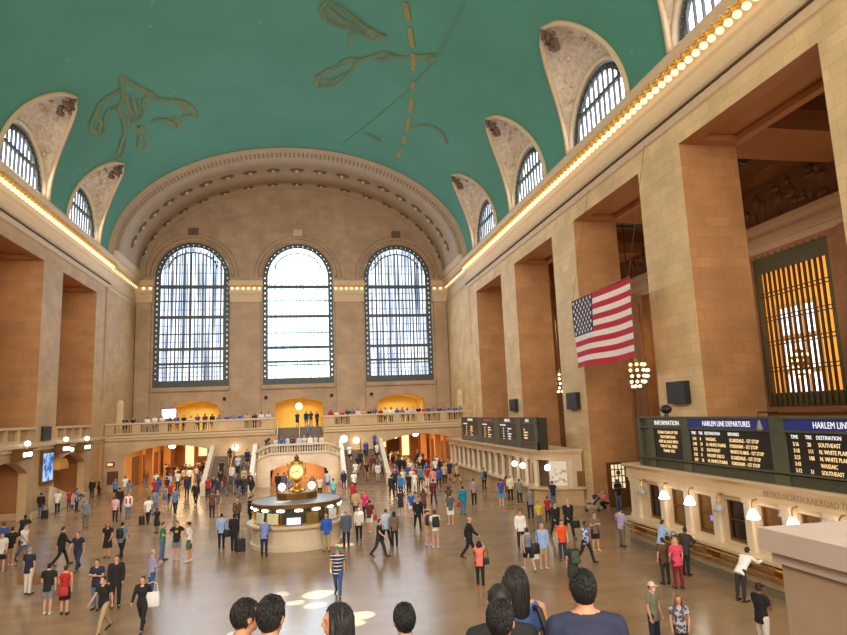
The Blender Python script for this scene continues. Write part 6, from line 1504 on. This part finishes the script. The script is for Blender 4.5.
bag('handbag', 'maroon tee', .27, .02, .66, BAGR, 'red bag beside the maroon tee', .26, .12, .3, .3)
bag('backpack', 'sun hat', *BACK, BAGN, 'navy backpack on the person in a sun hat', .34, .18, .46)
bag('backpack', 'white tee and khaki shorts with', *BACK, BAGB, 'black backpack beside the navy one', .34, .18, .46)
bag('handbag', 'all in teal', -.28, .0, .5, BAGR, 'red bag hanging from the person in teal', .26, .12, .3, .25)
bag('backpack', 'grey shirt with a dark backpack', *BACK, BAGN, 'dark backpack near the far ticket counter', .32, .18, .44)
bag('shoulder_bag', 'bag on the hip', .27, -.04, .66, BAGB, 'black bag on the hip of the grey blue tank top', .38, .16, .4, .5)
bag('shopping_bag', 'white carrier bag', .36, .05, .42, BAGW, 'white carrier bag held by the light blue shirt', .34, .14, .42, .2)
mb = MB().path([(.0, -.075, .1), (.07, -.075, .2), (0, -.075, .32), (-.07, -.075, .2), (0, -.075, .1)], .02, 6)
mb.build('printed_emblem', BLACK, next(o for o in COL.objects if o.get('label') == 'white carrier bag held by the light blue shirt'))
bag('briefcase', 'tall person in a black suit', -.34, .02, .42, BAGB, 'black case carried by the tall suit', .42, .12, .34, .14)
bag('backpack', 'green backpack', 0, -.22, 1.02, BAGG, 'green backpack on the dark green dress', .3, .16, .4)
bag('folded_jacket', 'maroon jacket', -.24, .18, .72, cloth('maroon'), 'maroon jacket draped over the arm of the lilac print shirt', .2, .14, .4, .1)
bag('shoulder_bag', 'charcoal jacket', -.3, -.1, .82, BAGB, 'black shoulder bag of the charcoal jacket', .36, .16, .34, .4)
bag('handbag', 'pink top and pink shoes', .25, -.05, .86, BAGB, 'small black bag at the back of the coral top', .24, .1, .22, .35)
def stroller(x, y, rz, label):
    t = thing('stroller', label, 'stroller', (x, y, 0)); t.rotation_euler = (0, 0, rz)
    MB().loft([[(sx * .22, yy, z) for sx in (-1, 1)] + [(sx * .22, yy + .1, z + .05) for sx in (1, -1)] for yy, z in ((-.3, .75), (-.1, .42), (.25, .45))]).build('seat', BAGB, t)
    MB().ball((0, -.15, .75), .25, .3, .26, 12, 8, keep=lambda v: v.z > 0 and v.y < .15).build('canopy', BAGN, t, smooth=True)
    f = MB()
    for s in (-1, 1): f.tube((s * .24, -.4, 1.0), (s * .24, .4, .12), .015, .015, 6); f.tube((s * .24, .1, .45), (s * .24, -.3, .12), .015, .015, 6)
    f.tube((-.24, -.4, 1.), (.24, -.4, 1.), .02, .02, 6); f.build('frame', SHOEW, t)
    for s in (-1, 1):
        for yy in (-.3, .4): MB().tube((s * .26 - .02, yy, .1), (s * .26 + .02, yy, .1), .1, .1, 12).build('wheel', BLACK, t)
stroller(-17.6, 55.3, 1.9, 'dark stroller between the people at the far side wall')
stroller(17.15, 36.7, 1.2, 'dark stroller beside the crouching coral tee')

# ------------------------------------------------------------------ rows of people along the far balcony, on the stairs and in the passages
rr = random.Random(21)
CT = ['black', 'navy', 'white', 'greyblue', 'steelblue', 'maroon', 'indigo', 'offwhite', 'charcoal', 'royal', 'tan', 'slate', 'paleblue', 'crimson']
def rnd(x, y, z, hd, label, tops=CT, poses=('stand', 'stand2', 'phone', 'walk'), H=None, group=None, col=None, jit=40):
    tc = col or rr.choice(tops); fem = rr.random() < .4
    return person(x, y, z, H or rr.uniform(1.6, 1.8), hd + rr.uniform(-jit, jit), rr.choice(poses), rr.choice('lu' if fem else 'sssc'), rr.choice(['black', 'black', 'brown', 'brown', 'grey', 'blonde'] if True else []) , rr.choice(['ts', 'ts', 'ls', 'jk']), tc, rr.choice(['tr', 'tr', 'sh']), rr.choice(['black', 'navy', 'denim', 'khaki']), label.replace('COL', tc), rr.choice([0, 0, 1, 2]), group)
def spread(x0, x1, n): return [x0 + (x1 - x0) * (i + .5) / n + rr.uniform(-.05, .05) for i in range(n)]
names = dict(white='white', black='black', navy='navy', greyblue='grey blue', steelblue='steel blue', maroon='maroon', indigo='indigo', offwhite='off white', charcoal='charcoal', royal='royal blue', tan='tan', slate='slate grey', paleblue='pale blue', crimson='crimson')
def lab(o): 
    for k, v in names.items(): o['label'] = o['label'].replace('<' + k + '>', v)
for i, x in enumerate(spread(-17.6, -3.3, 21)): lab(rnd(x, 66.5 + rr.uniform(0, .3), 5.26, 180, '%s person from the corner along the balcony rail away from the flag, <COL> top' % WORDS[i + 1], poses=('stand', 'stand2', 'phone'), jit=15, group='balcony crowd away from the flag'))
for i, x in enumerate(spread(2.4, 16.9, 25)): lab(rnd(x, 66.5 + rr.uniform(0, .3), 5.26, 180, '%s person from the stair along the balcony rail on the flag side, <COL> top' % WORDS[i + 1], poses=('stand', 'stand2', 'phone'), jit=15, group='balcony crowd on the flag side'))
for i, x in enumerate((-.75, .2, .72, 1.4)): lab(rnd(x, 71.0 + .2 * (i % 2), 5.25, 160, '%s of four people in dark blue at the head of the middle flight' % WORDS[i + 1].capitalize(), col='navy', poses=('stand', 'stand2'), group='people at the stair head'))
for i, x in enumerate(spread(-3.0, 1.9, 9)): lab(rnd(x, 62.9 + rr.uniform(0, .4), 2.9, 180, '%s person along the landing balustrade counting toward the flag, <COL> top' % WORDS[i + 1], tops=['offwhite', 'white', 'greyblue', 'steelblue', 'maroon', 'royal', 'paleblue'], H=1.66, group='people on the landing'))
lab(rnd(.45, 67.4, 2.9 + .95, 0, 'person climbing the middle flight, <COL> top', col='steelblue', poses=('walk',)))
for i, (x, y) in enumerate(((-4.0, 63.4), (-4.1, 62.6))): lab(rnd(x + .5, y + .9, 2.9, 150, '%s dark person at the rounded end of the landing balustrade' % ('taller', 'shorter')[i], col='navy', H=(1.78, 1.66)[i]))
def flight_z(y): return max(0, min(2.9, 2.9 * (int((y - 58.6) / (5.6 / 17)) + 1) / 17)) if y > 58.6 else 0
for i, (x, y, c) in enumerate(((4.3, 62.2, 'white'), (5.2, 61.0, 'charcoal'), (5.9, 62.6, 'indigo'), (6.9, 62.0, 'white'), (6.3, 60.2, 'maroon'), (4.6, 59.4, 'white'), (5.6, 59.2, 'black'), (6.6, 58.9, 'offwhite'), (4.9, 60.2, 'black'), (7.0, 59.9, 'slate'), (6.9, 63.6, 'royal'))):
    lab(rnd(x, y, flight_z(y), rr.choice((0, 180)), '%s person up the flag side flight, <COL> top' % WORDS[i + 1], col=c, poses=('walk', 'stand'), group='people on the flag side flight'))
for i, (x, y, c) in enumerate(((-5.3, 62.2, 'navy'), (-6.0, 61.0, 'paleblue'), (-5.4, 60.2, 'slate'), (-6.9, 62.4, 'charcoal'), (-7.4, 60.4, 'black'), (-6.4, 59.6, 'offwhite'), (-7.3, 59.0, 'black'), (-5.3, 59.0, 'tan'))):
    lab(rnd(x, y, flight_z(y), rr.choice((0, 180)), '%s person up the flight away from the flag, <COL> top' % WORDS[i + 1], col=c, poses=('walk', 'stand'), group='people on the flight away from the flag'))
for i, (x, y) in enumerate(((-5.9, 57.6), (-5.1, 56.4), (-4.7, 57.9), (-6.7, 56.6), (-7.7, 57.5), (-5.4, 55.2), (-4.3, 54.2), (-7.0, 54.8))):
    lab(rnd(x, y, 0, rr.choice((0, 180)), '%s person in the knot below the flight away from the flag, <COL> top' % WORDS[i + 1], tops=['black', 'navy', 'charcoal', 'slate', 'maroon', 'tan'], group='knot below the flight away from the flag'))
PD_T = ['black', 'black', 'charcoal', 'navy', 'maroon', 'brown' if 'brown' in HEXC else 'tan', 'tan', 'white', 'slate']
names['brown'] = 'brown'
done = []
def clear(x, y):
    if any((x - a) ** 2 + (y - b) ** 2 < .42 for a, b in done): return False
    done.append((x, y)); return True
for o in PP.values(): done.append((o.location.x, o.location.y))
def crowd(n, x0, x1, y0, y1, where, tops, group, first=1):
    i = 0; tries = 0
    while i < n and tries < 4000:
        tries += 1
        x, y = rr.uniform(x0, x1), rr.uniform(y0, y1)
        if not clear(x, y): continue
        lab(rnd(x, y, 0, rr.choice((0, 180)), '%s person counted in %s, <COL> top' % (WORDS[i + first], where), tops=tops, poses=('walk', 'stand', 'stand2', 'phone'), group=group)); i += 1
crowd(34, 9.1, 14.0, 61.5, 80, 'the dense crowd under the flag side arch', PD_T, 'crowd under the flag side arch')
crowd(25, -15.9, -9.6, 64, 79, 'the crowd under the arch away from the flag', PD_T, 'crowd under the arch away from the flag')
crowd(12, 7.8, 13.6, 53.5, 61, 'the thick of people before the flag side arch', CT, 'people before the flag side arch')
crowd(8, -17, -10, 56.5, 63, 'the people before the arch away from the flag', CT, 'people before the arch away from the flag')
for i, y in enumerate((55.2, 56.1)): lab(rnd(XL - 1.0, y, 5.265, 90, '%s person at the gallery rail in the side opening nearest the corner' % ('pale topped', 'dark topped')[i], col=('offwhite', 'maroon')[i]))

# ------------------------------------------------------------------ people on the stair just below the camera
def strands(o, pose, kind, seed):
    # hair strands laid over the scalp: short tufts, or long locks falling behind the shoulders
    J = joints(pose); c = J['head']; r2 = random.Random(seed); mb = MB(); n = 0
    while n < (1100 if kind == 's' else 420):
        a = r2.uniform(0, 2 * PI); t = math.acos(r2.uniform(-.75, 1)); v = Vector((.078 * math.sin(t) * math.cos(a), .103 * math.sin(t) * math.sin(a), .107 * math.cos(t)))
        if not ((v.y < .045 and v.z > -.02) or v.z > .062 or (v.y < -.0 and v.z > -.075) or v.y < -.04): continue
        n += 1
        p = c + Vector((0, -.012, .024)) + v; nrm = Vector((v.x / .0069, v.y / .0112, v.z / .0117)).normalized()
        if kind == 's':
            dn = Vector((r2.uniform(-.5, .5), -.5, -1.)); tg = dn - nrm * dn.dot(nrm); tg = tg.normalized() if tg.length > .05 else Vector((0, -1, 0))
            l = r2.uniform(.022, .042); mb.path([p - nrm * .004, p + tg * l * .5 + nrm * .003, p + tg * l + nrm * r2.uniform(.0, .006)], [.0045, .004, .001], 4)
        else:
            pts = [p]; q = p.copy(); end = r2.uniform(.2, .40); ph = r2.uniform(0, 6)
            for i in range(9):
                w = q - c
                step = Vector((w.x * .22, -.012 if w.y < .03 else .0, -.03 - end * .055))
                q = q + step; w = q - c
                rx, ry = .088, .086
                rad = math.hypot(w.x / rx, (w.y + .03) / ry)
                if rad > 1: q.x = c.x + w.x / rad; q.y = c.y - .03 + (w.y + .03) / rad
                elif rad < .8 and w.z < .06: q.x = c.x + w.x / max(rad, .2) * .86; q.y = c.y - .03 + (w.y + .03) / max(rad, .2) * .86
                pts.append(q + Vector((.006 * math.sin(ph + i * 1.1), .004 * math.cos(ph + i), 0)))
            if pts[3].y > c.y + .06: continue
            mb.path(pts, [.008] * 7 + [.006, .004, .001][:len(pts) - 7], 4)
    h = mb.build('hair_strands', hairm('black') if kind == 's' else o.children[0].material_slots[0].material, o, smooth=True)
    return h
def near(x, y, z, H, hd, pose, hair, hc, top, tc, bot, bc, label, skin=1):
    return person(x, y, z, H, hd, pose, hair, hc, top, tc, bot, bc, label, skin, voxel=.0105)
NEARP = [
    near(-.42, 4.66, 3.5, 1.61, -62, 'stand', 's', 'black', 'ts', 'white', 'tr', 'navy', 'dark haired person in white, face turned aside, behind another dark head'),
    near(-.22, 4.2, 3.5, 1.73, -25, 'stand', 's', 'black', 'ts', 'white', 'tr', 'black', 'round dark head from behind, white collar, beside the turned face'),
    near(.22, 4.37, 3.5, 1.61, 80, 'stand', 'l', 'black', 'ts', 'aqua', 'tr', 'denim', 'person with long dark hair hiding the profile, mint top'),
    near(.73, 4.93, 3.2, 1.70, 8, 'stand2', 's', 'black', 'ls', 'royal', 'tr', 'denim', 'short black hair from behind, blue collar and grey backpack'),
    near(1.27, 4.25, 3.5, 1.66, -8, 'stand', 'c', 'black', 'ts', 'black', 'tr', 'black', 'head in a black cap half hidden behind a dark haired head'),
    near(1.12, 3.78, 3.5, 1.70, -32, 'phone', 's', 'black', 'ts', 'forest', 'tr', 'navy', 'dark haired head nearest the camera in front of the black cap'),
    near(1.53, 4.68, 3.5, 1.665, 4, 'stand', 'l', 'black', 'tk', 'satin', 'tr', 'black', 'person with long black hair, satin blue sleeveless top and a dark strap'),
    near(1.76, 4.0, 3.5, 1.77, -14, 'stand', 's', 'black', 'ts', 'navy', 'tr', 'denim', 'broad shouldered person in a navy tee with short black hair'),
]
for i, o in enumerate(NEARP):
    if i == 4: continue
    strands(o, 'phone' if i == 5 else 'stand2' if i == 3 else 'stand', 'l' if i in (2, 6) else 's', 50 + i)
bp = NEARP[3]
t = thing('backpack', 'grey backpack on the blue collared person at the bottom edge', 'bag', (.76, 4.66, 4.15))
MB().loft([[(sx * .15 * k, sy * .09 * k, z) for sx, sy in ((-1, -1), (1, -1), (1, 1), (-1, 1))] for z, k in ((0, .9), (.06, 1), (.34, 1), (.42, .8))]).build('bag_body', M('grey_bag', rgb(96, 88, 84), .7), t)
mb = MB()
for s in (-1, 1): mb.path([(s * .1, .08, .38), (s * .11, .16, .47), (s * .12, .32, .44), (s * .12, .38, .3)], .022, 6)
mb.build('strap', M('grey_strap', rgb(84, 78, 76), .7), t)
t = thing('shoulder_strap', 'dark bag strap over the shoulder of the satin blue top', 'strap', (1.645, 4.64, 4.83))
MB().path([(-.02, .1, -.05), (.0, .04, .045), (.0, -.1, .06), (.03, -.14, -.08), (.07, -.13, -.3), (.1, -.1, -.5)], .024, 6).build('band', BAGB, t)
mb = MB(); mb.loft([[(.1 + sx * .12 * k, -.06 + sy * .06 * k, z) for sx, sy in ((-1, -1), (1, -1), (1, 1), (-1, 1))] for z, k in ((-.8, .9), (-.5, 1))]); mb.build('bag_body', BAGB, t)

# ================================================================== LIGHT
def area(name, loc, target, sx, sy, power, col):
    l = bpy.data.lights.new(name, 'AREA'); l.shape = 'RECTANGLE'; l.size = sx; l.size_y = sy; l.energy = power; l.color = col
    o = bpy.data.objects.new(name, l); COL.objects.link(o); o.location = loc
    o.rotation_euler = (Vector(target) - Vector(loc)).to_track_quat('-Z', 'Y').to_euler(); return o
area('west_window_light', (0, -12, 17), (0, 60, 2), 30, 18, 10500, (1., .91, .77)).data.spread = 2.3
area('hall_fill', (0, 30, 29), (0, 63, 1), 20, 8, 2200, (1., .95, .88)).data.spread = 1.5
area('east_window_light', (XC, YF - 1.2, 18), (XC, 20, 4), 30, 15, 2600, (.82, .9, 1.))
for yc in BAYS[:5]:
    area('lunette_light', (XR - .4, yc, 25.5), (-6, yc, 12), 6, 2.5, 400, (.95, .96, 1.)).rotation_euler
    area('lunette_light', (XL + .4, yc, 25.5), (6, yc, 12), 6, 2.5, 850, (1., .96, .9))
area('cornice_glow', (XR - 1.2, 40, 21.2), (XR + .5, 40, 22.0), 50, .4, 90, (1., .72, .38))
area('cornice_glow', (XL + 1.2, 45, 21.2), (XL - .5, 45, 22.0), 50, .4, 70, (1., .72, .38))
for yc in BAYS[:4]:
    area('aisle_light', (25.5, yc, 14), (20, yc, 10), 3, 3, 190, (1., .77, .5))
    area('aisle_uplight', (25.5, yc, 9), (25.5, yc, 20), 3, 3, 160, (1., .75, .48))
    area('gallery_light', (XL - 1.2, yc - 2.5, 17.5), (XL - 1.6, yc + 3.5, 8), 1.5, 1.5, 95, (1., .76, .5))
area('waiting_hall_light', (36, 44, 17), (40, 44, 8), 8, 20, 1600, (1., .72, .34))
for xc in (AL[0], AR[0]):
    area('passage_light', (xc, 68.5, 4.2), (xc, 69, 0), 5, 4, 420, (1., .70, .34)); area('passage_light', (xc, 78, 4.2), (xc, 78, 0), 5, 8, 900, (1., .68, .3))
for x, hw in DOORS: area('lobby_light', (x, YF + 3.2, 8.0), (x, YF + 3.2, 5), 3, 3, 120, (1., .86, .46))
area('niche_light', (XC, 62.4, 2.2), (XC, 64.3, 1.), 4, .5, 90, (1., .74, .46))
for c in BAYS[1:2]: area('arch_light', (XL - 1.6, c, 4.0), (XL - 2.2, c, 1), 3, 1.5, 50, (1., .66, .3))
area('arch_light', (XL - 1.4, 57.1, 3.9), (XL - 2.4, 57.1, 1), 4, 1.5, 70, (1., .66, .3))
area('ticket_window_light', (13.2, 20, 3.5), (15.2, 20, 1.6), 14, .4, 26, (1., .74, .4))
def spot(loc, tgt, ang, power, blend=.15):
    l = bpy.data.lights.new('sunbeam', 'SPOT'); l.energy = power; l.spot_size = ang * D; l.spot_blend = blend; l.shadow_soft_size = .05; l.color = (1., .97, .92)
    o = bpy.data.objects.new('sunbeam', l); COL.objects.link(o); o.location = loc; o.rotation_euler = (Vector(tgt) - Vector(loc)).to_track_quat('-Z', 'Y').to_euler(); return o
for tgt, ang, e in (((.45, 24.1, 0), 2.3, 70000), ((-.35, 23.3, 0), 1.2, 70000), ((.3, 22.8, 0), 1.5, 60000), ((1.7, 21.2, 0), 1.9, 70000), ((1.5, 20.5, 0), 1.0, 60000), ((-1.0, 24.5, 0), 1.6, 40000), ((2.2, 32.6, .5), 2.0, 60000), ((-2.3, 32.6, .6), 1.6, 50000), ((3.2, 59.4, 2.3), 4.0, 40000)):
    spot((XR - .6, tgt[1] + 6, 26.), tgt, ang * .8, e * 3)
w = bpy.data.worlds.new('world'); scene.world = w; w.use_nodes = True
w.node_tree.nodes['Background'].inputs[0].default_value = (.8, .85, 1., 1); w.node_tree.nodes['Background'].inputs[1].default_value = .3

# ================================================================== CAMERA
cam = bpy.data.cameras.new('camera'); co = bpy.data.objects.new('camera', cam); COL.objects.link(co)
cam.sensor_fit = 'HORIZONTAL'; cam.sensor_width = 36; cam.lens = 625.89 / 847 * 36; cam.clip_start = .1; cam.clip_end = 400
R_, U_, F_ = Vector((.982019, -.184883, -.03817)), Vector((.009333, -.154397, .987965)), Vector((.188551, .970556, .149895))
co.matrix_world = Matrix(((R_.x, U_.x, -F_.x, 0), (R_.y, U_.y, -F_.y, 0), (R_.z, U_.z, -F_.z, 6.3216), (0, 0, 0, 1)))
scene.camera = co
scene.view_settings.view_transform = 'Standard'; scene.view_settings.look = 'None'; scene.view_settings.exposure = -.14; scene.view_settings.gamma = 1.
scene.cycles.use_denoising = True; scene.cycles.max_bounces = 8; scene.cycles.diffuse_bounces = 5; scene.cycles.sample_clamp_indirect = 6.; scene.cycles.caustics_reflective = False; scene.cycles.caustics_refractive = False
